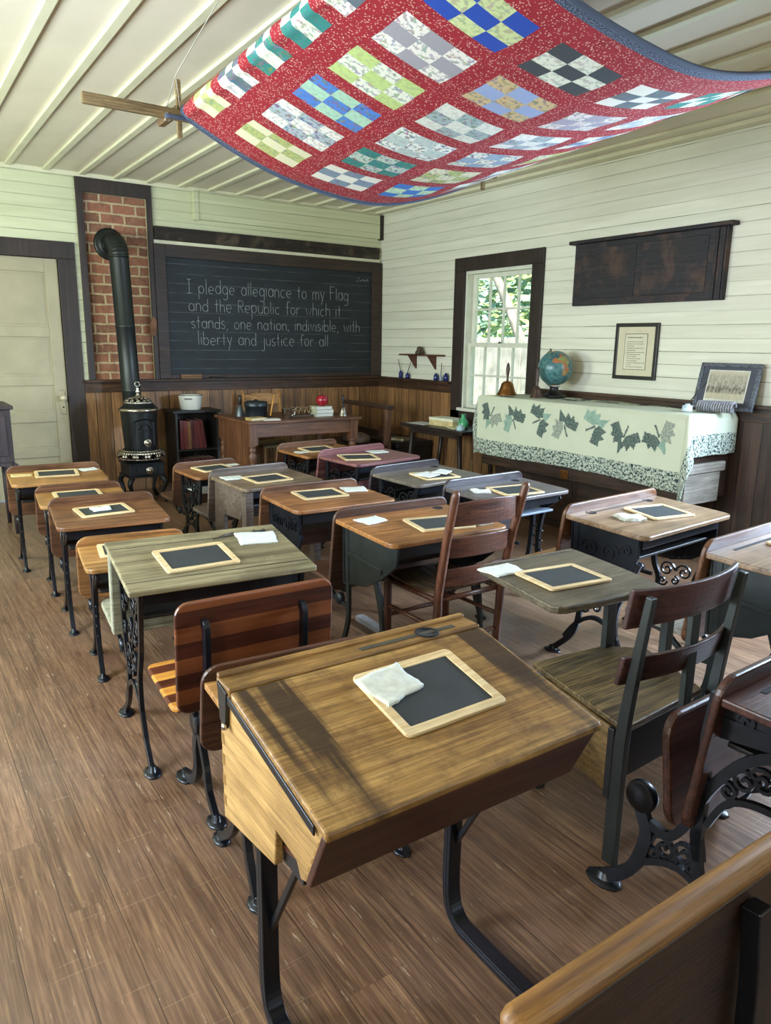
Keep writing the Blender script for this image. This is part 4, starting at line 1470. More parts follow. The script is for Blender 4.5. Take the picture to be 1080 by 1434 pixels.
# leaning framed photograph
fp = thing('picture_frame', 'framed old school group photograph leaning on the wall at the chest end', 'picture', (4.965, 3.02, QS), 0, None, (0, rad(13), 0))
FW, FH = .46, .335
MOTT = plain('mottled_frame', '#5a606a', .4, .3, .45, 70)
b = MB()
b.box(-.012, .012, -FW / 2, FW / 2, 0, .028)
b.box(-.012, .012, -FW / 2, FW / 2, FH - .028, FH)
b.box(-.012, .012, -FW / 2, -FW / 2 + .028, .028, FH - .028)
b.box(-.012, .012, FW / 2 - .028, FW / 2, .028, FH - .028)
b.build('frame', MOTT, fp, bevel=.004)
MB().box(-.003, .006, -FW / 2 + .02, FW / 2 - .02, .02, FH - .02).build('mat_board', plain('mat_grey', '#4a4d58', .8), fp)
MB().box(-.005, -.002, -.155, .155, .055, .285).build('photo_border', plain('photo_white', '#d5d6cc', .6), fp)
t = NT('sepia_group_photo')
co = t.coord()
sp = t.n('SeparateXYZ', {0: co}).outputs
nn = t.noise(t.mapped(co, (1, 55, 26)), 1.0, 4, .7)
band = t.ramp(t.math('DIVIDE', sp[2], .34), [(.33, C('#b5ad92')), (.37, C('#6f6a5c')), (.45, C('#4f4c44')), (.52, C('#8c877a')), (.70, C('#9c9786')), (.80, C('#bdb69f'))])
c = t.mix(t.ramp(nn, [(.42, (0, 0, 0)), (.6, (1, 1, 1))]), band, t.mix(.5, band, C('#d2cbb6')))
MB().box(-.007, -.004, -.146, .146, .075, .277).build('photograph', t.fin(c, .5), fp)
# coiled rope
cr = thing('coiled_rope', 'short tube of coiled grey rope lying before the leaning photograph', 'rope', (4.80, 2.98, QS + .034), 0, None, (0, 0, rad(12)))
pts = []
for i in range(15 * 14 + 1):
    a = 2 * pi * i / 14
    pts.append((.034 * cos(a) * 1.0, -.14 + .0165 * i / 14, .034 * sin(a)))
MB().tube(pts, .0082, 5).build('rope', plain('grey_rope', '#8a8a90', .9, 0, .25, 60), cr)
gi = thing('pen_inkwell', 'clear glass inkwell with a dark pen on the near front corner of the leaf quilt', 'inkwell', (4.62, 3.06, QS))
MB().lathe([(0, .001), (.034, .001), (.036, .006), (.033, .04), (.016, .045), (.017, .053), (0, .053)], n=18).build('well', plain('pale_glass', '#b9cbd8', .1, 0, .05), gi)
MB().tube([(0, 0, .05), (.06, -.02, .12), (.12, -.05, .20)], [.003, .005, .004], 6).build('pen', BLACKP, gi)
# framed sheet on the wall
ws = thing('framed_document', 'narrow black framed document hanging on the boarded wall above the quilt', 'framed document', (XR - .014, 3.878, 1.25))
BF = plain('black_frame', '#22201f', .35)
b = MB()
b.box(-.012, .012, -.205, .205, 0, .03)
b.box(-.012, .012, -.205, .205, .415, .445)
b.box(-.012, .012, -.205, -.175, .03, .415)
b.box(-.012, .012, .175, .205, .03, .415)
b.build('frame', BF, ws, bevel=.003)
MB().box(-.004, .006, -.178, .178, .028, .418).build('mat_board', plain('cream_mat', '#cfc8ad', .8, 0, .03), ws)
MB().box(-.0052, -.003, -.108, .108, .078, .362).build('inner_border', plain('dark_line', '#4a4436', .8), ws)
MB().box(-.0062, -.003, -.104, .104, .082, .358).build('sheet', plain('old_paper', '#d6d2ba', .8, 0, .04), ws)
b = MB()
rr = random.Random(5)
for k, wd in enumerate((.0, .14, 0, .155, .15, .05, .155, .07, .155, .12, .075, .13, .09, .155, .05, .15)):
    if not wd:
        continue
    z = .345 - k * .0165
    cur = -.08
    while cur < -.08 + wd:
        L = rr.uniform(.008, .02)
        b.box(-.0070, -.0058, -cur - L, -cur, z, z + (.007 if k == 1 else .0042))
        cur += L + .005
b.build('print', plain('print_ink', '#55503f', .8), ws)
# weathered panel on the wall
pnl = thing('wall_panel', 'weathered dark wooden cabinet front mounted high on the window wall', 'panel', (XR - .003, 0, 0))
PW = wood('weathered_panel', '#1d1b21', '#312e36', 'y', .6, .6, '#64473a', .5, .9)
b = MB().box(-.05, 0, 3.16, 4.55, 1.845, 2.345)
b.build('board', PW, pnl, bevel=.004)
for (y0_, y1_) in ((3.30, 3.86), (3.92, 4.47)):
    MB().box(-.056, -.049, y0_, y1_, 1.90, 2.30).build('inset_panel', PW, pnl, bevel=.005)
MB().box(-.085, 0, 3.11, 4.60, 2.345, 2.375).build('cornice', PW, pnl, bevel=.008)
for yy in (3.185, 3.235):
    MB().box(-.062, -.049, yy - .012, yy + .012, 1.85, 2.34).build('moulding', PW, pnl, bevel=.004)

# ------------------------------------------------------------------ school desks
def foot(b, x, y, r=.032):
    b.lathe([(0, .0), (r, .0), (r * 1.02, .005), (r * .86, .009), (r * .5, .011), (r * .36, .03), (0, .032)], (x, y, 0), 9, sx=.85, sy=1.3)


def iron_frame(style, x, d, hn, hf, out):
    """cast-iron side frame standing in the plane x; out = +1/-1 is the side that shows its relief"""
    b = MB()
    t = .016
    zt = hn - .024

    def tz(y):
        return hn - .024 + (hf - hn) * (y + d) / d
    if style == 'slim':
        near = smooth2([(-d + .05, tz(-d + .05)), (-d * .62, zt - .10), (-d * .52, zt * .55), (-d * .58, zt * .24), (-d * .74, .012)], 6)
        far = smooth2([(-.03, tz(-.03)), (-d * .36, zt - .10), (-d * .38, zt * .55), (-d * .28, zt * .25), (.03, .012)], 6)
        b.strip(near, .028, x, .022)
        b.strip(far, .028, x, .022)
        b.strip([(-d + .03, tz(-d + .03)), (-.02, tz(-.02))], .018, x, t)
        b.strip([(-d + .05, tz(-d + .05) - .012), (-d * .55, zt - .11)], .05, x, t * .7)
        b.strip(spiral(-d * .5, zt - .055, .035, 0, 1.4), .008, x, t * .8)
        for k in range(4):
            b.strip([(-d * .6, zt * (.35 + .09 * k)), (-d * .42, zt * (.39 + .09 * k))], .008, x, t * .7)
        foot(b, x, -d * .74)
        foot(b, x, .03)
        return b
    if style == 'plate':
        near = smooth2([(-d * .60, zt * .72), (-d * .70, zt * .52), (-d * .74, zt * .3), (-d * .78, .014)], 7)
        far = smooth2([(-.05, tz(-.05)), (-.06, zt * .6), (-.05, zt * .3), (.04, .014)], 7)
        b.strip(near, .026, x, t)
        b.strip(far, .028, x, t)
        poly = [(-d + .02, tz(-d + .02)), (-.02, tz(-.02)), (-.03, zt * .60), (-d * .45, zt * .66), (-d * .72, zt * .76), (-d + .03, zt * .88)]
        b.prism(poly, 0, x - .004, x + .004)
        rim = poly + [poly[0]]
        b.strip(rim, .014, x + out * .004, .012)
        b.strip([(-.05, tz(-.05) - .13), (-d * .72, zt * .80)], .022, x + out * .006, .010)
        foot(b, x, -d * .78, .034)
        foot(b, x, .04, .034)
        return b
    if style == 'arch':
        b.prism([(-d + .03, tz(-d + .03)), (.0, tz(0)), (.03, .585), (-.12, .605), (-.24, .60), (-d + .05, .57)], 0, x - .004, x + .004)
        b.strip([(.02, .64), (-.12, .645), (-d + .04, .625)], .012, x + out * .006, .008)
        b.strip([(.018, tz(0) + .01), (.03, .58), (.027, .375), (.028, .30), (.015, .237)], .03, x, .018)
        b.strip(smooth2([(.028, .33), (.024, .26), (.010, .19), (-.03, .10), (-.10, .014)], 6), .028, x, .018)
        b.strip(smooth2([(.203, .325), (.181, .274), (.164, .22), (.187, .123), (.228, .063), (.28, .022)], 7), .036, x, .02)
        b.strip(smooth2([(.158, .262), (.109, .254), (.076, .283), (.045, .34)], 6), .024, x, .018)
        b.strip(smooth2([(.175, .135), (.115, .171), (.064, .184), (.008, .168)], 6), .02, x, .018)
        b.strip(smooth2([(.036, .369), (.015, .431), (-.023, .499), (-.068, .555), (-.14, .60), (-.24, .605), (-.33, .55), (-.39, .40), (-.40, .2), (-.42, .014)], 6), .026, x, .018)
        b.strip(smooth2([(.006, .345), (-.030, .42), (-.075, .452), (-.14, .462), (-.22, .455), (-.29, .41), (-.345, .32), (-.38, .2)], 6), .016, x, .016)
        for cy, cz, r, a, tn in ((-.035, .462, .026, 0, 1.5), (-.072, .505, .034, pi, -1.5), (-.115, .525, .036, 0, 1.6), (-.165, .53, .04, pi, -1.6), (-.225, .53, .04, 0, 1.6), (-.285, .495, .036, pi, -1.5), (-.335, .43, .032, 0, 1.5),
                                (.112, .212, .036, 0, 1.5), (.055, .228, .036, pi, -1.5), (.088, .188, .022, HPI, 1.3), (.135, .178, .02, 0, 1.2), (.03, .205, .02, pi, 1.3)):
            b.strip(spiral(cy, cz, r, a, tn), .009, x, .013)
        b.lathe([(0, -.014), (.042, -.014), (.045, -.006), (.045, .006), (.042, .014), (0, .014)], n=18, M=Matrix.Translation((x, .19, .325)) @ Matrix.Rotation(HPI, 4, 'Y'))
        for cy, cz, r, a, tn in ((-.06, .69, .024, 0, 1.4), (-.13, .675, .02, pi, 1.4), (-.2, .665, .02, 0, -1.4)):
            b.strip(spiral(cy, min(cz, tz(cy) - r - .004), r, a, tn), .007, x + out * .006, .006)
        foot(b, x, .285, .044)
        foot(b, x, -.10, .036)
        foot(b, x, -.42, .036)
        return b
    # pedestal shared by the heavier styles
    near = smooth2([(-d + .045, tz(-d + .045) - (.12 if style != 'ornate' else 0)), (-d * .80, zt * .66), (-d * .68, zt * .45), (-d * .72, zt * .2), (-d + .02, .014)], 7)
    far = smooth2([(-.05, tz(-.05)), (-.06, zt * .6), (-.10, zt * .42), (-.07, zt * .2), (.045, .014)], 7)
    b.strip(near, [.026] * len(near), x, t)
    b.strip(far, [.028] * len(far), x, t)
    b.strip([(-d + .03, tz(-d + .03)), (-.02, tz(-.02))], .02, x, t)
    arch = smooth2([(-d + .10, .10), (-d * .66, zt * .30), (-d * .42, zt * .36), (-d * .2, zt * .28), (-.02, .10)], 6)
    b.strip(arch, .02, x, t)
    foot(b, x, -d + .02, .036)
    foot(b, x, .045, .036)
    for cy, cz, r, a, s in ((-d * .55, zt * .52, .045, 0, 1.5), (-d * .33, zt * .52, .045, pi, -1.5), (-d * .44, zt * .68, .05, HPI, 1.6),
                            (-d * .62, zt * .42, .03, 0, -1.3), (-d * .28, zt * .42, .03, pi, 1.3), (-d * .44, zt * .44, .025, HPI, 1.2)):
        b.strip(spiral(cy, cz, r, a, s), .009, x, t * .8)
    if style == 'ornate':
        for cy, cz, r, a, s in ((-d * .78, zt * .90, .035, 0, 1.5), (-d * .60, zt * .86, .045, pi, -1.5), (-d * .36, zt * .88, .045, 0, 1.5),
                                (-d * .20, zt * .80, .04, pi, 1.5), (-d * .72, zt * .76, .03, HPI, 1.4), (-d * .2, zt * .64, .03, 0, 1.4), (-d * .62, zt * .68, .028, pi, 1.4)):
            b.strip(spiral(cy, min(cz, tz(cy) - r - .004), r, a, s), .009, x, t * .8)
        b.strip(smooth2([(-d + .05, tz(-d)), (-d * .70, zt * .80), (-d * .5, zt * .60)], 6), .012, x, t)
    else:
        poly = [(-d + .05, tz(-d + .05)), (-.02, tz(-.02)), (-.03, zt * .66), (-d * .35, zt * .62), (-d * .62, zt * .66), (-d * .82, zt * .74), (-d + .05, zt * .86)]
        b.prism(poly, 0, x - .004, x + .004)
        # raised rim and relief scrolls on the outer face
        rim = [(p[0], p[1]) for p in poly] + [poly[0]]
        b.strip([(q[0] * .96 - .008, q[1] - .008) for q in rim], .012, x + out * .006, .008)
        for cy, cz, r, a, s in ((-d * .74, zt * .90, .030, 0, 1.5), (-d * .55, zt * .86, .048, pi, -1.5), (-d * .30, zt * .86, .048, 0, 1.5),
                                (-d * .15, zt * .78, .03, pi, 1.5)):
            b.strip(spiral(cy, cz, r, a, s), .008, x + out * .006, .007)
    return b


def desk(name, label, x, y, ang, w, d, h, hn, top, board, style, seat=True, iron=IRON, well=None, groove=None, box=False, shelf=None, seatmat=None, zs=None, board_low=None, wellx=None, ridge=True, seams=()):
    """x, y: centre of the raised back edge; the desk reaches d toward the camera side, seat on the far side"""
    D = thing(name, label, 'desk', (x, y, 0), rad(ang), 'school desks in rows')
    hf = h - .045
    hw = w / 2

    def sh(p):
        return (p[0], p[1], p[2] + hn + (hf - hn) * (p[1] + d) / d)
    poly = rrect(-hw, hw, -d, -.012 if ridge else .005, .045 if ridge else .008, (1, 1, 0, 0))
    MB().prism(poly, 2, -.022, 0, 0, sh).build('desk_top', top, D, bevel=.005)
    zlow = board_low if board_low is not None else max(.26, h * .46)

    def lean(p):
        return (p[0], p[1] + .055 * (h - p[2]) / (h - zlow) - .004, p[2])
    bp = rrect(-hw - .006, hw + .006, zlow, h, .055, (1, 1, 1, 1)) if ridge else rrect(-hw + .01, hw - .01, zlow, hf - .023, .01)
    MB().prism(bp, 1, -.016 - (0 if ridge else .03), .004, 0, lean).build('backboard', board, D, bevel=.006)
    fx = hw - .045
    if style == 'wood':
        for s in (-1, 1):
            pl = [(-d + .03, hn - .022), (-.012, hf - .024), (.02, .02), (-.12, .02), (-.13, hn - .22), (-d + .13, hn - .22), (-d + .10, hn - .14), (-d + .05, hn - .10)]
            MB().prism(pl, 0, s * fx - .014, s * fx + .014).build('side_panel', board, D, bevel=.004)
            MB().box(s * fx - .028, s * fx + .028, -d + .03, -d + .085, 0, hn - .03).build('front_post', board, D, bevel=.005)
    else:
        for s in (-1, 1):
            iron_frame(style, s * fx, d, hn, hf, s).build('side_frame', iron, D, bevel=.0025, seg=1)
    if box:
        pl = [(-d + .035, hn - .024), (-d + .06, hn - .09), (-d * .62, hn - .155), (-.03, hn - .175), (-.012, hn - .165), (-.012, hn - .155), (-d * .62, hn - .140), (-d + .07, hn - .08), (-d + .05, hn - .024)]
        MB().prism(pl, 0, -fx + .012, fx - .012).build('book_box', BLACKP, D, bevel=.003)
    else:
        MB().box(-fx + .012, fx - .012, -d + .08, -.012, hn - .135, hn - .122).build('book_shelf', shelf or BLACKP, D, bevel=.003)
        MB().box(-fx + .012, fx - .012, -d + .045, -d + .06, hn - .075, hn - .024).build('apron', iron, D, bevel=.003)
    if seat:
        zz = zs if zs else zlow + .025
        sp_ = rrect(-hw + .01, hw - .01, .05, .335, .05, (0, 0, 1, 1))
        MB().prism(sp_, 2, 0, .022, 0, lambda p: (p[0], p[1], p[2] + zz + .06 * (p[1] - .05))).build('seat', seatmat or board, D, bevel=.006)
        for s in (-1, 1):
            b = MB()
            b.strip(smooth2([(-.06, zz * .80), (.06, zz * .82), (.15, zz - .012), (.30, zz + .002)], 5), .02, s * fx, .014)
            b.lathe([(0, -.012), (.028, -.012), (.028, .012), (0, .012)], n=14, M=Matrix.Translation((s * fx, .02, zz * .84)) @ Matrix.Rotation(HPI, 4, 'Y'))
            b.build('seat_bracket', iron, D)
    T = Matrix.Translation((0, 0, 0))
    for wx in (wellx if wellx is not None else ([well] if well is not None else [])):
        yy = -.055
        zz = hn + (hf - hn) * (yy + d) / d
        MB().lathe([(0, .0006), (.021, .0006), (.022, .002), (.026, .002), (.027, -.001)], (wx, yy, zz), 18).build('inkwell_hole', INKHOLE, D)
    for yy in seams:
        MB().prism([(yy, hn + (hf - hn) * (yy + d) / d - .002), (yy + .0035, hn + (hf - hn) * (yy + .0035 + d) / d - .002), (yy + .0035, hn + (hf - hn) * (yy + .0035 + d) / d + .0007), (yy, hn + (hf - hn) * (yy + d) / d + .0007)], 0, -hw + .004, hw - .004).build('board_seam', INKHOLE, D)
    if groove:
        yy = -.055
        zz = hn + (hf - hn) * (yy + d) / d
        MB().box(groove[0], groove[1], yy - .007, yy + .007, zz - .001, zz + .0012).build('pencil_groove', INKHOLE if groove[2] else plain('groove_worn', '#4a3a2c', .8), D)
    return D


DESKS = {}


def top_frame(key):
    x, y, ang, d, hf, hn = DESKS[key]
    a = math.atan2(hf - hn, d)
    return Matrix.Translation((x, y, hf)) @ Matrix.Rotation(rad(ang), 4, 'Z') @ Matrix.Rotation(a, 4, 'X')


def reg(key, x, y, ang, d, h, hn):
    DESKS[key] = (x, y, ang, d, h - .045, hn)


def W(n, dk, lt, **k):
    k.setdefault('stain', '#2e1a0e')
    k.setdefault('stain_amt', .35)
    return wood(n, dk, lt, 'x', k.pop('rough', .38), k.pop('fine', .35), **k)


golden = W('desk_golden', '#7d5328', '#b7874a')
brown = W('desk_brown', '#5a3820', '#91613a')
honey = W('desk_honey', '#86592b', '#c1904f')
walnut = W('desk_walnut', '#4a2c1a', '#7d5233')
orange = W('desk_orange', '#7c4a20', '#b27a3e')
rust = W('desk_rust', '#6b4224', '#a8703f')
rednut = W('desk_red', '#633538', '#94605b', stain='#5a2c32')
grey = W('desk_grey', '#4a4238', '#7d7060', stain='#2b241e')
greyp = W('desk_grey_purple', '#3f3a38', '#726763', stain='#2b2528')
greywood = W('desk_grey_wood', '#5a4a38', '#927b5f', stain='#3a2c20')
sage = W('desk_sage', '#655b40', '#9f936c', stain='#463e28', rough=.5, grain=.8)
sagel = W('desk_sage_light', '#7e7c62', '#a9a78c', rough=.6)
tan = W('desk_tan', '#6d5138', '#a58666', rough=.3)
mahog = W('desk_mahogany', '#331d16', '#5f3a2f', rough=.3)
ridge = W('ridge_brown', '#4c2f1e', '#7c5538')
ridged = W('ridge_dark', '#3a241a', '#62402c')
ridgep = W('ridge_purple', '#2c2527', '#4f4647', rough=.3)

SPEC = [
    # key label x y ang w d h hn top board style kwargs
    ('A1', 'golden-brown school desk farthest back on the left, in front of the door', .94, 5.472, -4, .59, .42, .66, .60, golden, ridge, 'slim', {}),
    ('A2', 'small brown school desk second from the door, mostly hidden behind the next desk', .97, 4.862, -6, .50, .42, .62, .57, honey, ridge, 'slim', {}),
    ('A3', 'brown school desk third from the door, with a rag lying on its slate', .963, 4.232, -6, .55, .50, .66, .60, brown, ridge, 'slim', {}),
    ('A4', 'small honey-coloured school desk just beyond the greenish weathered desk', .924, 3.525, -7, .49, .40, .60, .55, honey, W('ridge_honey', '#6d4626', '#a5743f'), 'slim', {}),
    ('A5', 'weathered greenish-grey school desk with filigree iron sides on the left', .981, 2.813, -5, .68, .47, .79, .69, sage, sagel, 'ornate', dict(wellx=[.262], board_low=.36, zs=.37, ridge=False, seams=(-.085, -.405))),
    ('A6', 'small school desk hidden behind the large slanted desk, only its rim and legs showing', .943, 1.871, -4, .55, .38, .60, .55, golden, ridged, 'slim', dict(seat=False, board_low=.30)),
    ('B1', 'small brown school desk with iron sides beside the bookcase and stove', 1.97, 5.308, 5, .50, .40, .63, .575, rust, ridge, 'ornate', dict(shelf=PAPER)),
    ('B2', 'all-wood school desk with solid grey-brown wooden sides in the middle row', 2.01, 4.579, 5, .59, .48, .69, .63, greywood, W('side_grey', '#4c3f35', '#75665a'), 'wood', {}),
    ('B3', 'brown school desk with lettered black iron sides in the middle row', 2.0, 3.698, -1, .62, .45, .72, .665, rust, ridge, 'panel', dict(box=True)),
    ('B4', 'large orange-brown school desk in front of the ladder-back chair', 1.987, 2.846, -.5, .65, .48, .76, .70, orange, ridged, 'plate', dict(box=True, wellx=[.235], iron=IRONG)),
    ('C1', 'orange school desk with iron sides directly in front of the teacher table', 2.859, 5.332, 9, .60, .40, .72, .66, orange, ridge, 'ornate', dict(wellx=[.21])),
    ('C2', 'reddish-pink painted school desk turned slightly, beside the orange desk', 2.899, 4.697, 11, .66, .42, .75, .69, rednut, rednut, 'ornate', dict(seat=False)),
    ('C3', 'dark grey school desk with purple-grey rim behind the one with two papers', 2.876, 3.969, 7.7, .62, .44, .73, .67, grey, ridgep, 'ornate', dict(wellx=[.22])),
    ('C4', 'dark purple-grey school desk with frayed edge behind the ladder-back chair', 2.927, 3.238, 3, .64, .40, .75, .69, greyp, ridgep, 'slim', dict(wellx=[.21], shelf=plain('shelf_blue_grey', '#6b7482', .5))),
    ('C5', 'wide brown school desk with scrolled black iron side in front of the leaf-quilt chest', 3.02, 2.371, 4.7, .78, .44, .77, .70, tan, walnut, 'panel', dict(wellx=[-.25, .24], groove=(-.28, .22, 0), seatmat=honey)),
    ('C6', 'brown school desk with green-black sides cut off by the right edge behind the tablet chair', 2.845, 1.55, 4, .70, .44, .80, .735, tan, walnut, 'plate', dict(box=True, groove=(-.22, .10, 1), iron=IRONG, seatmat=W('seat_pale', '#7c7668', '#a8a294'))),
    ('C7', 'dark mahogany school desk with ornate iron pedestal at the lower right', 1.865, .875, 2, .66, .44, .755, .70, mahog, mahog, 'arch', dict(seat=False, groove=(-.22, .2, 1), board_low=.32)),
]
SPEC[12] = SPEC[12][:1] + ('dark grey school desk with purple-grey rim carrying loose papers over its slate',) + SPEC[12][2:]
ROOT = {}
for s_ in SPEC:
    key, lab, x, y, ang, w, d, h, hn, tp, bd, stl, kw = s_
    reg(key, x, y, ang, d, h, hn)
    ROOT[key] = desk('school_desk', lab, x, y, ang, w, d, h, hn, tp, bd, stl, **kw)

# pale wooden runner under the large orange-brown desk
MB().box(.05, .10, -.25, .42, 0, .03).build('floor_runner', plain('runner_grey', '#8f8a86', .7, 0, .15), ROOT['B4'], bevel=.004)

# relief lettering bars on the iron side of the lettered desk
b = MB()
fx = -.31 + .045 - .011
yy = -.36
for k in range(11):
    if k == 5:
        yy += .03
        continue
    b.box(fx - .003, fx + .003, yy, yy + .005, .535, .575)
    if k % 3 != 1:
        for zz in ((.535, .555, .571) if k % 2 else (.535, .571)):
            b.box(fx - .003, fx + .003, yy + .005, yy + .018, zz, zz + .005)
    yy += .026
b.build('raised_lettering', IRON, ROOT['B3'])

# folded-up seat of the mahogany desk
b = MB().prism(rrect(-.30, .30, .275, .585, .06), 1, .09, .115, 0, lambda p: (p[0], p[1] + .12 * (p[2] - .275), p[2]))
b.build('folded_seat', mahog, ROOT['C7'], bevel=.008)

# ------------------------------------------------------------------ large slanted box desk in front
BX = thing('lidded_desk', 'large honey-wood desk with slanted lid, box body and black steel legs at the front', 'desk', (0, 0, 0))
t = NT('lid_wood')
co = t.coord()
sp = t.n('SeparateXYZ', {0: co}).outputs
n1 = t.noise(t.mapped(co, (1.5, 40, 40)), 1.0, 6, .65, .8)
n2 = t.noise(t.mapped(co, (7, 180, 180)), 1.0, 4, .7)
n3 = t.noise(t.mapped(co, (42, 2.2, 5)), 1.0, 6, .65, .4)
n4 = t.noise(co, 11, 8, .72)
c = t.ramp(n1, [(.32, C('#77542a')), (.5, C('#97733d')), (.68, C('#b69154'))])
c = t.mix(1.0, c, t.ramp(n2, [(.40, (.62, .62, .62)), (.56, (1, 1, 1))]), 'MULTIPLY')
c = t.mix(t.math('MULTIPLY', t.ramp(n4, [(.47, (0, 0, 0)), (.66, (1, 1, 1))]), .62), c, C('#4a3014'))


def band(cx, wd):
    q = t.math('ABSOLUTE', t.math('SUBTRACT', t.math('ADD', sp[0], t.math('MULTIPLY', sp[1], .06)), cx))
    return t.math('MAXIMUM', t.math('SUBTRACT', 1.0, t.math('DIVIDE', q, wd)), 0.0)


bands = t.math('MAXIMUM', t.math('MAXIMUM', band(.685, .075), t.math('MULTIPLY', band(.625, .03), .8)), band(1.235, .085))
far = t.n('MapRange', {0: sp[1], 1: .98, 2: 1.22, 3: .55, 4: 1.0}).outputs[0]
st_ = t.ramp(t.math('MULTIPLY', t.math('ADD', t.math('MULTIPLY', bands, .62), t.math('SUBTRACT', n3, .5)), far), [(.20, (0, 0, 0)), (.42, (1, 1, 1))])
c = t.mix(t.math('MULTIPLY', st_, .88), c, C('#22160b'))
t.bump(n2, .2, .004)
LID = t.fin(c, t.n('MapRange', {0: n4, 3: .26, 4: .5}).outputs[0])
BOXW = wood('box_side_wood', '#a07c46', '#c9a264', 'y', .4, .3)
FRW = wood('box_front_wood', '#3c1d11', '#5b3220', 'x', .38, .4)
X0, X1, Y0, Y1 = .53, 1.20, .935, 1.395


def lid_z(y):
    return .713 + (y - Y0) * (.80 - .713) / (1.33 - Y0) if y < 1.33 else .80


b = MB().prism([(Y0 - .012, lid_z(Y0) - .020), (Y0 - .012, lid_z(Y0) - .006), (Y0 - .006, lid_z(Y0)), (1.322, lid_z(1.322)), (1.322, lid_z(1.322) - .02)], 0, X0 - .006, X1 + .006)
b.build('lid', LID, BX, bevel=.005)
b = MB()
b.box(X0 - .006, X1 + .006, 1.325, 1.398, .778, .803)
b.box(X0 - .004, X1 + .004, 1.385, 1.402, .778, .812)
rl = b.build('back_strip', wood('back_strip_wood', '#6d4c22', '#ab8245', 'x', .36, .4, '#2a1a0c', .5), BX, bevel=.004)
MB().box(.86, 1.14, 1.345, 1.360, .8025, .8045).build('pencil_groove', plain('groove_dark', '#3a3524', .8), rl)
MB().lathe([(0, .001), (.024, .001), (.025, .003), (.030, .003), (.031, 0)], (1.055, 1.352, .803), 20).build('inkwell_hole', INKHOLE, rl)
sp_ = [(Y0, .715 - .022), (1.322, .776), (1.395, .776), (1.395, .465), (1.138, .508), (1.130, .590), (1.046, .580), (1.030, .551), (1.0, .563)]
for x_ in (X0, X1 - .018):
    MB().prism(sp_, 0, x_, x_ + .018).build('side_panel', BOXW, BX, bevel=.003)
b = MB().prism([(Y0 - .004, .693), (Y0 + .016, .693), (1.012, .560), (.994, .556)], 0, X0 - .001, X1 + .001)
b.build('front_panel', FRW, BX, bevel=.004)
MB().box(X0 + .018, X1 - .018, 1.375, 1.392, .47, .776).build('back_panel', FRW, BX)
MB().box(X0 + .019, X0 + .03, 1.055, 1.138, .512, .60).build('notch_shade_block', BLACKP, BX)  # black block imitates the shade inside the side-panel notch
MB().prism([(1.01, .567), (1.375, .480), (1.375, .492), (1.01, .580)], 0, X0 + .018, X1 - .018).build('bottom', FRW, BX)
DJ = plain('dovetail_dark', '#86632f', .5)
for k in range(5):
    MB().prism([(.948 + k * .0115, .672 - k * .0235), (.962 + k * .0115, .672 - k * .0235), (.968 + k * .0115, .660 - k * .0235), (.954 + k * .0115, .660 - k * .0235)], 0, X0 - .0006, X0 + .001).build('dovetail_pin', DJ, BX)
    MB().box(X0 - .0006, X0 + .001, 1.378, 1.394, .50 + k * .05, .525 + k * .05).build('dovetail_pin', DJ, BX)
for x_ in (X0 - .008, X1 + .004):
    b = MB().prism([(.965, .703), (1.385, .796), (1.385, .777), (.965, .684)], 0, x_, x_ + .004)
    br_ = b.build('lid_hinge_bar', IRON, BX, bevel=.001, seg=1)
    MB().prism([(1.335, .79), (1.385, .80), (1.375, .715), (1.345, .705)], 0, x_ - .002, x_ + .006).build('hinge_plate', IRON, br_, bevel=.001, seg=1)
    MB().lathe([(0, 0), (.009, 0), (.007, .006), (0, .008)], n=12, M=Matrix.Translation((x_ - .002, 1.345, .712)) @ Matrix.Rotation(-HPI, 4, 'Y')).build('bolt', NICKEL, br_)
for x_ in (.575, 1.10):
    leg = smooth2([(1.275, .60), (1.275, .30), (1.273, .10), (1.24, .03), (1.16, .017), (.95, .016), (.66, .016)], 6)
    b = MB()
    b.strip(leg, .028, x_, .040)
    b.strip(leg, .010, x_ - .018, .006)
    b.build('leg', IRON, BX, bevel=.004)
    b = MB().strip([(1.265, .245), (1.07, .60)], .014, x_ + .004, .012)
    b.build('brace', IRON, BX, bevel=.002)
DESKS['A7'] = ((X0 + X1) / 2, 1.39, 0, .46, .80 + (1.39 - 1.33) * .22, lid_z(.93))

# ------------------------------------------------------------------ striped folding seat
SS = thing('striped_seat', 'folding seat with striped orange and dark slats and curved iron supports on the left', 'seat', (.92, 2.06, 0), rad(-1))
t = NT('striped_slats')
co = t.coord()
sp = t.n('SeparateXYZ', {0: co}).outputs
u = t.math('ADD', t.math('MULTIPLY', sp[2], 1.0), t.math('MULTIPLY', sp[1], 1.0))
k_ = t.math('FLOOR', t.math('DIVIDE', u, .052))
odd = t.math('MODULO', k_, 2.0)
n = t.noise(t.mapped(co, (2, 40, 40)), 1.0, 5)
c = t.mix(odd, t.ramp(n, [(.3, C('#a8692a')), (.7, C('#cf9440'))]), t.ramp(n, [(.3, C('#3f1f12')), (.7, C('#683722'))]))
STRIPE = t.fin(c, .3)
t2 = NT('striped_back')
co = t2.coord()
sp = t2.n('SeparateXYZ', {0: co}).outputs
k_ = t2.math('FLOOR', t2.math('DIVIDE', t2.math('ADD', sp[2], .02), .052))
odd = t2.math('MODULO', k_, 2.0)
n = t2.noise(t2.mapped(co, (2, 40, 40)), 1.0, 5)
c = t2.mix(odd, t2.ramp(n, [(.3, C('#5c3019')), (.7, C('#7d4828'))]), t2.ramp(n, [(.3, C('#2c140c')), (.7, C('#4a2417'))]))
STRIPEB = t2.fin(c, .32)
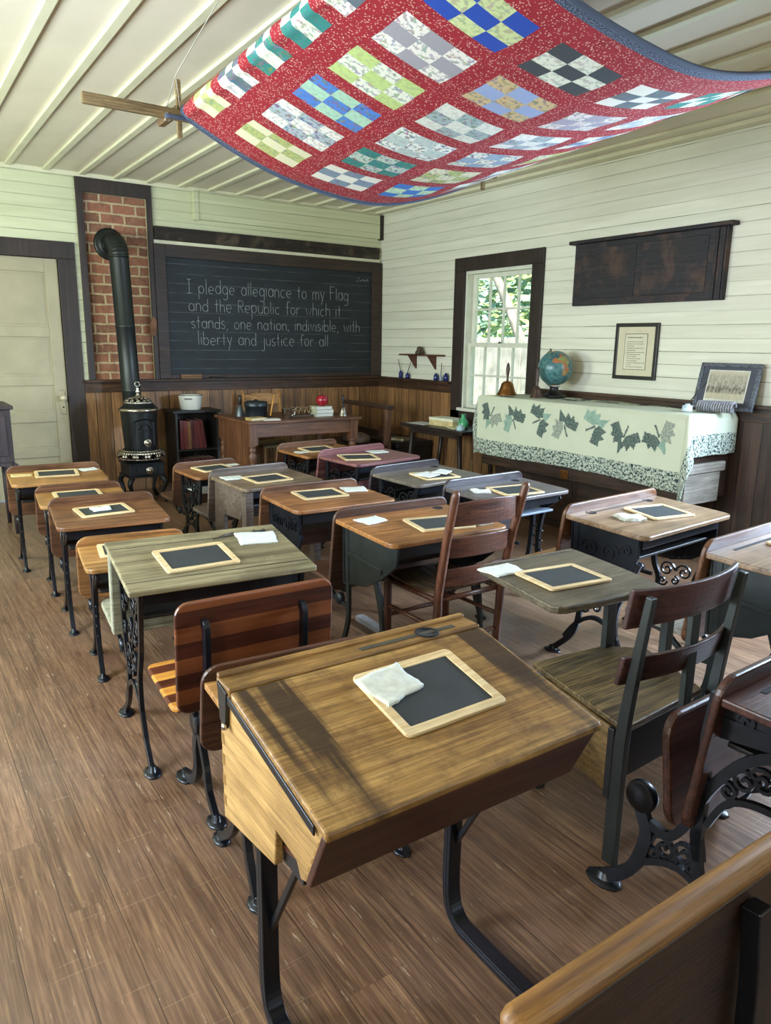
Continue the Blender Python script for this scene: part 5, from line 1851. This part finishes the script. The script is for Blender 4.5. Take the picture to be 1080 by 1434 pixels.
MB().prism(rrect(-.27, .27, .36, .735, .045), 1, -.012, .006, 0, lambda p: (p[0], p[1] + .10 * (.735 - p[2]) * (.3 + (.735 - p[2])), p[2])).build('backrest', STRIPEB, SS, bevel=.006)
MB().prism(rrect(-.27, .25, .06, .36, .03), 2, .345, .365, 0, lambda p: (p[0], p[1], p[2] + .12 * (p[1] - .06) ** 1.0)).build('seat', STRIPE, SS, bevel=.006)
for s in (-1, 1):
    x_ = s * .165 - .02
    b = MB()
    b.strip(smooth2([(-.015, .665), (-.035, .655), (-.035, .58), (-.02, .45), (.02, .35), (.05, .29)], 6), .03, x_, .018)
    b.lathe([(0, -.02), (.035, -.02), (.035, .02), (0, .02)], n=16, M=Matrix.Translation((x_, .07, .29)) @ Matrix.Rotation(HPI, 4, 'Y'))
    b.strip(smooth2([(.07, .29), (.10, .20), (.10, .12), (.14, .05), (.24, .014)], 7), .034, x_, .022)
    b.strip(smooth2([(.07, .27), (.02, .16), (.0, .08), (-.06, .014)], 6), .026, x_, .02)
    b.strip([(.06, .29), (.16, .335), (.32, .36)], .022, x_, .014)
    foot(b, x_, .24, .04)
    foot(b, x_, -.06, .036)
    b.build('iron_support', IRON, SS, bevel=.003, seg=1)

# ------------------------------------------------------------------ ladder-back chair
LC = wood('ladder_chair_wood', '#4a2a1c', '#7a4b32', 'z', .35, .35)
LCX = wood('ladder_chair_slat', '#43251a', '#6e412c', 'x', .35, .35)
lc = thing('ladder_back_chair', 'brown wooden ladder-back chair with slatted seat behind the large orange-brown desk', 'chair', (2.075, 2.33, 0), rad(1))
for s in (-1, 1):
    MB().tube([(s * .178, .03, 0), (s * .182, .03, .20), (s * .186, .02, .45), (s * .192, -.03, .70), (s * .20, -.085, .905), (s * .20, -.09, .92), (s * .20, -.091, .927)], [.017, .019, .02, .0195, .018, .014, .005], 14).build('back_post', LC, lc)
    MB().tube([(s * .178, .40, 0), (s * .182, .40, .42), (s * .182, .40, .435)], [.016, .02, .014], 12).build('front_leg', LC, lc)
for z, hh, yo in ((.815, .048, -.055), (.665, .044, -.018), (.525, .040, .008)):
    b = MB()
    vs, fs = [], []
    n_ = 14
    for i in range(n_ + 1):
        u = -1 + 2 * i / n_
        yb_ = yo - .028 * (1 - u * u)
        up_ = hh + (.016 * (1 - u * u) if z > .8 else .006 * (1 - u * u))
        for dy, dz in ((-.007, -hh), (.007, -hh), (.007, up_), (-.007, up_)):
            vs.append((u * .185, yb_ + dy - .25 * dz * .4, z + dz))
    for i in range(n_):
        for k in range(4):
            fs.append((i * 4 + k, i * 4 + (k + 1) % 4, i * 4 + 4 + (k + 1) % 4, i * 4 + 4 + k))
    b._add(vs, fs, False)
    b.build('back_slat', LCX, lc, bevel=.003)
SEATM = wood('seat_slat_worn', '#4a3a28', '#83694a', 'y', .3, .4)
for k in range(7):
    x0_ = -.178 + k * .051
    b = MB()
    vs, fs = [], []
    n_ = 10
    for i in range(n_ + 1):
        v = i / n_
        y_ = .045 + .375 * v
        z_ = .455 - .022 * sin(pi * v) - (.012 if v > .9 else 0) * (v - .9) * 10
        for dx, dz in ((0, -.010), (.0475, -.010), (.0475, .004), (0, .004)):
            vs.append((x0_ + dx, y_, z_ + dz))
    for i in range(n_):
        for q in range(4):
            fs.append((i * 4 + q, i * 4 + (q + 1) % 4, i * 4 + 4 + (q + 1) % 4, i * 4 + 4 + q))
    fs += [(3, 2, 1, 0), tuple(n_ * 4 + q for q in range(4))]
    b._add(vs, fs, False)
    b.build('seat_slat', SEATM, lc, bevel=.003)
for s in (-1, 1):
    MB().tube([(s * .183, .03, .42), (s * .183, .40, .42)], .013, 8).build('seat_rail', LC, lc)
    for z in (.16, .29):
        MB().tube([(s * .18, .03, z), (s * .18, .40, z)], .0105, 8).build('rung', LC, lc)
for y_, zs_ in ((.40, (.42, .24)), (.03, (.42, .22))):
    for z in zs_:
        MB().tube([(-.18, y_, z), (.18, y_, z)], .0125 if z > .4 else .0105, 8).build('rung', LC, lc)

# ------------------------------------------------------------------ tablet-arm desk chair
TC = thing('tablet_chair', 'dark oak desk chair with a built-in writing tablet, drawer and curved back rails', 'chair', (0, 0, 0))
OAK = wood('dark_oak_tablet', '#4b4334', '#766a54', 'x', .36, .5, '#332a1c', .5)
OAKS = wood('dark_oak_seat', '#3f311b', '#8a7246', 'x', .36, .75, None, 0, .8)
OAKD = wood('oak_drawer_side', '#6b5230', '#9a7d4e', 'y', .45, .5)
MAHB = wood('back_rail_wood', '#2c1917', '#4c2e29', 'x', .36, .3)
tp = smooth2([(2.262, 1.93), (2.225, 1.70), (2.18, 1.50), (2.13, 1.36)], 6)
inner = smooth2([(2.075, 1.36), (2.06, 1.43), (1.995, 1.462), (1.86, 1.472), (1.72, 1.487)], 6)
poly = [tuple(p) for p in tp] + [tuple(p) for p in inner] + [(1.695, 1.50), (1.682, 1.525), (1.765, 1.955), (1.785, 1.968), (2.245, 1.945)]
MB().prism(list(reversed(poly)), 2, .673, .70).build('tablet', OAK, TC, bevel=.006)
MB().prism([(1.80, 1.975), (1.80, 1.955), (2.245, 1.925), (2.245, 1.945)], 2, .70, .704).build('tablet_ledge', OAK, TC, bevel=.002)
sp_ = [(1.635, 1.17), (2.05, 1.20), (2.17, 1.50), (2.06, 1.60), (1.735, 1.635)]
MB().prism(sp_, 2, .43, .452).build('seat', OAKS, TC, bevel=.006)
b = MB().prism([(1.675, 1.24), (2.03, 1.26), (2.09, 1.48), (2.02, 1.55), (1.745, 1.58)], 2, .215, .43)
dr_ = b.build('seat_box', plain('seat_box_dark', '#14110f', .65), TC, bevel=.004)
MB()._add([(1.640, 1.225, .215), (1.640, 1.225, .425), (1.725, 1.585, .425), (1.725, 1.585, .215), (1.655, 1.222, .215), (1.655, 1.222, .425), (1.740, 1.582, .425), (1.740, 1.582, .215)],
          [(0, 3, 2, 1), (4, 5, 6, 7), (0, 1, 5, 4), (1, 2, 6, 5), (2, 3, 7, 6), (3, 0, 4, 7)]).build('drawer_side', OAKD, dr_, bevel=.004)
MB().box(1.632, 1.66, 1.205, 1.228, .205, .43).build('corner_strip', BLACKP, dr_, bevel=.002)
GB = plain('green_black_paint', '#1c211d', .45, 0, .2, 8)
left = smooth2([(1.19, .0), (1.19, .30), (1.182, .46), (1.16, .66), (1.135, .85)], 5)
for x_, o_ in ((1.645, 0), (2.085, 0)):
    b = MB().strip([(p[0] - o_, p[1]) for p in left], [.045] * 4 + [.045 - .0014 * i for i in range(len(left) - 4)], x_, .022)
    b.build('back_upright', GB, TC, bevel=.003)
for x_, y_ in ((1.75, 1.59), (2.06, 1.56)):
    MB().box(x_ - .02, x_ + .02, y_ - .02, y_ + .02, 0, .43).build('front_leg', GB, TC, bevel=.004)
b = MB().box(2.04, 2.085, 1.575, 1.60, .30, .673)
b.build('tablet_post', GB, TC, bevel=.003)
MB().box(2.09, 2.125, 1.37, 1.40, .40, .673).build('arm_post', GB, TC, bevel=.003)


def curved_rail(z0, z1, yb_, name, taper=0):
    vs, fs = [], []
    n_ = 18
    for i in range(n_ + 1):
        u = -1 + 2 * i / n_
        x_ = 1.866 + u * .25
        yy = yb_ - .05 * (1 - u * u) + .02
        for dy, z in ((-.008, z0 + .01 * (1 - u * u)), (.008, z0 + .01 * (1 - u * u)), (.008 - .018, z1), (-.008 - .018, z1)):
            vs.append((x_, yy + dy, z))
    for i in range(n_):
        for q in range(4):
            fs.append((i * 4 + q, i * 4 + (q + 1) % 4, i * 4 + 4 + (q + 1) % 4, i * 4 + 4 + q))
    fs += [(3, 2, 1, 0), tuple(n_ * 4 + q for q in range(4))]
    MB()._add(vs, fs, False).build(name, MAHB, TC, bevel=.004)


curved_rail(.745, .865, 1.175, 'back_rail')
curved_rail(.575, .665, 1.185, 'back_rail')
MB().box(1.85, 1.89, 1.135, 1.155, .44, .76).build('back_spine', GB, TC, bevel=.003)
DESKS['D'] = (1.98, 1.95, -3, .45, .7005, .7005)

# ------------------------------------------------------------------ folding seat rail at the lower right corner
NB = thing('wooden_seat_back', 'dark seat back with a worn tan rounded top rail at the lower right corner', 'seat', (0, 0, 0))
b = MB()
b.prism([(.462, .30), (.480, .30), (.487, .72), (.469, .72)], 0, .525, 1.42)
b.build('back_panel', wood('front_seat_panel', '#24160d', '#402818', 'x', .45, .4), NB, bevel=.004)
pts = [(.505, .478, .738), (.512, .478, .745)] + [(.52 + .06 * i, .478, .746) for i in range(16)]
MB().tube(pts, [.010, .018] + [.0215] * 16, 14).build('top_rail', wood('front_seat_rail', '#6a4722', '#a67a42', 'x', .36, .3), NB)
for x_ in (.985, 1.30):
    b = MB().strip(smooth2([(.452, .70), (.440, .55), (.445, .40), (.50, .22), (.47, .10), (.40, .014)], 6), .03, x_, .035)
    b.strip(smooth2([(.50, .24), (.56, .12), (.66, .014)], 5), .028, x_, .03)
    foot(b, x_, .40, .036)
    foot(b, x_, .66, .036)
    b.build('iron_support', IRON, NB, bevel=.003)
b = MB().prism(rrect(.55, 1.38, .30, .62, .03), 1, .492, .512)
b.build('folded_seat', wood('front_seat_panel', '#2d1c11', '#4d3320', 'x'), NB, bevel=.005)

# ------------------------------------------------------------------ slates and rags on the desks
WHERE = dict(A1='on the golden desk nearest the door', A2='on the half-hidden second desk from the door', A3='under a rag on the third desk from the door', A4='poking out beneath the greenish desk edge on the honey desk',
             A5='on the weathered greenish desk', A7='on the large slanted front desk', B1='on the small desk beside the bookcase', B2='on the all-wood grey-brown desk', B3='on the desk with lettered iron sides',
             B4='on the large orange-brown desk before the ladder-back chair', C1='on the orange desk before the teacher table', C2='at an angle on the pinkish-red desk', C3='under loose papers on the dark grey desk',
             C4='on the purple-grey desk behind the ladder-back chair', C5='with bluish sheen on the wide brown desk by the chest', C6='on the desk cut off by the right edge', D='on the writing tablet of the oak chair')
SLATES = dict(A1=(-.0, -.155, -3), A2=(-.022, -.165, 2), A3=(-.022, -.225, 8), A4=(-.03, -.145, -2), A5=(-.058, -.262, 3), A7=(.051, -.235, 1), B1=(-.0, -.145, 5), B2=(-.02, -.275, 0),
              B3=(-.021, -.155, -3), B4=(.049, -.305, -9), C1=(-.03, -.185, -6), C2=(-.135, -.22, -24), C3=(-.015, -.29, -12), C4=(-.013, -.262, -9), C5=(.059, -.229, -12), C6=(.10, -.20, -6), D=(-.038, -.254, -4))


def slate_proto():
    s = thing('writing_slate', 'proto', 'slate', (0, 0, 0), 0, 'school slates on the desks')
    W_, D_, f = .272, .215, .023
    b = MB()
    outer = rrect(-W_ / 2, W_ / 2, -D_ / 2, D_ / 2, .014, n=4)
    inner = rrect(-W_ / 2 + f, W_ / 2 - f, -D_ / 2 + f, D_ / 2 - f, .003, n=4)
    n_ = len(outer)
    vs = [(p[0], p[1], 0) for p in outer] + [(p[0], p[1], .009) for p in outer] + [(p[0], p[1], .009) for p in inner] + [(p[0], p[1], 0) for p in inner]
    fs = []
    for i in range(n_):
        j = (i + 1) % n_
        fs += [(i, j, n_ + j, n_ + i), (n_ + i, n_ + j, 2 * n_ + j, 2 * n_ + i), (2 * n_ + i, 2 * n_ + j, 3 * n_ + j, 3 * n_ + i), (3 * n_ + i, 3 * n_ + j, j, i)]
    b._add(vs, fs)
    b.build('frame', SLATEW, s, bevel=.002)
    MB().box(-W_ / 2 + f - .003, W_ / 2 - f + .003, -D_ / 2 + f - .003, D_ / 2 - f + .003, .001, .006).build('slate_panel', SLATEM, s)
    return s


sp0 = slate_proto()
first = True
for k, (lx, ly, rz) in SLATES.items():
    s = sp0 if first else copy_tree(sp0)
    first = False
    s['label'] = 'wood-framed school slate ' + WHERE[k]
    Mx = top_frame(k) @ Matrix.Translation((lx, ly, .0012)) @ Matrix.Rotation(rad(rz), 4, 'Z')
    s.location = Mx.translation
    s.rotation_euler = Mx.to_euler()


def rag(label, key, lx, ly, rz, w, d, seed, dz=0.0012, mat=CLOTH, th=.006, name='rag', cat='cloth', layers=1):
    rr = random.Random(seed)
    vs, fs = [], []
    n1, n2 = 12, 9
    ph = rr.uniform(0, 6)
    for j in range(n2 + 1):
        for i in range(n1 + 1):
            u, v = i / n1 - .5, j / n2 - .5
            x_ = u * w * (1 + .10 * v) + .0025 * sin(9 * v + ph)
            y_ = v * d * (1 - .10 * u) + .0025 * sin(8 * u + ph * 2)
            if abs(u) == .5 or abs(v) == .5:
                x_ += rr.uniform(-.0015, .0015)
                y_ += rr.uniform(-.0015, .0015)
            z_ = th * (.62 + .30 * sin(7 * u + ph) * cos(6 * v + ph)) + rr.uniform(0, .0010)
            vs.append((x_, y_, max(.0008, z_)))
    N_ = len(vs)
    vs += [(p[0], p[1], 0) for p in vs]
    for j in range(n2):
        for i in range(n1):
            a = j * (n1 + 1) + i
            q = (a, a + 1, a + n1 + 2, a + n1 + 1)
            fs += [q, tuple(N_ + x for x in reversed(q))]
    ring = [i for i in range(n1 + 1)] + [j * (n1 + 1) + n1 for j in range(1, n2 + 1)] + [n2 * (n1 + 1) + i for i in reversed(range(n1))] + [j * (n1 + 1) for j in reversed(range(1, n2))]
    for a, b_ in zip(ring, ring[1:] + ring[:1]):
        fs.append((b_, a, N_ + a, N_ + b_))
    b = MB()
    b._add(vs, fs, True)
    o = b.build(name, mat)
    o.data.polygons.foreach_set('use_smooth', [len(f) == 4 and i < 2 * n1 * n2 for i, f in enumerate(fs)])
    Mx = top_frame(key) @ Matrix.Translation((lx, ly, dz)) @ Matrix.Rotation(rad(rz), 4, 'Z')
    o.location = Mx.translation
    o.rotation_euler = Mx.to_euler()
    tag(o, label, cat, 'white rags on the desks' if cat == 'cloth' else None)
    return o


OLDP = plain('old_booklet_paper', '#c9b27a', .8, 0, .08, 20)
rag('white rag at the right of the slate on the golden desk by the door', 'A1', .212, -.075, 15, .115, .08, 1)
rag('yellowed paper left of the slate on the golden desk by the door', 'A1', -.212, -.13, -5, .13, .09, 2, mat=OLDP, th=.003, name='paper', cat='paper')
rag('small white rag resting on a slate on the third desk from the door', 'A3', -.035, -.222, 8, .095, .075, 3, dz=.0105, th=.012)
rag('white ragged paper cloth on the weathered greenish desk', 'A5', .222, -.14, -8, .155, .125, 4)
rag('folded off-white rag lying on the slate of the large slanted front desk', 'A7', -.025, -.192, 12, .118, .098, 5, dz=.0105, th=.009)
rag('white rag at the back right corner of the small desk beside the bookcase', 'B1', .195, -.075, 0, .085, .06, 6)
rag('white rag at the left end of the all-wood grey-brown desk', 'B2', -.20, -.14, -6, .13, .10, 7)
rag('white rag right of the slate on the desk with lettered iron sides', 'B3', .222, -.125, -14, .14, .12, 8)
rag('white rag at the left of the large orange-brown desk', 'B4', -.192, -.115, 10, .125, .10, 9)
rag('white rag at the left corner of the orange desk before the teacher table', 'C1', -.225, -.225, 0, .10, .07, 10)
rag('white rag at the right of the pinkish-red desk', 'C2', .16, -.115, -15, .15, .11, 11)
rag('pale blue-white sheet lying over the slate of the dark grey desk', 'C3', -.06, -.265, 10, .15, .13, 12, dz=.0105, mat=PAPER, th=.004, name='paper', cat='paper')
rag('second pale sheet at the right over the same slate on the dark grey desk', 'C3', .07, -.275, 25, .14, .10, 13, dz=.0165, mat=PAPER, th=.005, name='paper', cat='paper')
rag('folded white rag left of the slate on the purple-grey desk', 'C4', -.205, -.185, -30, .10, .07, 14, th=.014)
rag('crumpled white rag left of the slate on the wide brown desk', 'C5', -.175, -.225, -25, .12, .09, 15, th=.020)
rag('white square rag at the corner of the oak chair tablet', 'D', -.175, -.085, 4, .14, .10, 16, th=.008)
rag('grey-brown paper right of the slate on the large orange-brown desk', 'B4', .245, -.335, -9, .10, .17, 17, mat=plain('grey_brown_paper', '#7d7362', .8), th=.002, name='paper', cat='paper')
# pen on the greenish desk
pn = thing('pen', 'thin dark pen lying between the slate and the rag on the greenish desk', 'pen', (0, 0, 0))
MB().tube([(-.055, -.025, .006), (.0, 0, .0062), (.045, .022, .006)], [.002, .0045, .0035], 8).build('shaft', plain('pen_dark', '#33261e'), pn)
Mx = top_frame('A5') @ Matrix.Translation((.105, -.085, .0))
pn.location, pn.rotation_euler = Mx.translation, Mx.to_euler()

# chunks of firewood beside the stove
FW_ = wood('firewood_bark', '#3a2a22', '#6d4a3c', 'x', .8, .7)
for i, (x, y, z, r, rz, lab) in enumerate(((2.30, 7.10, .062, .06, .2, 'round brown log on the floor right of the stove'), (2.42, 7.22, .055, .053, -.1, 'second brown log on the floor behind the first log by the stove'))):
    lg = thing('firewood_log', lab, 'log', (x, y, z), rz)
    MB().tube([(-.12, 0, 0), (0, .004, 0), (.12, 0, 0)], [r, r * 1.03, r * .97], 14).build('bark', FW_, lg)
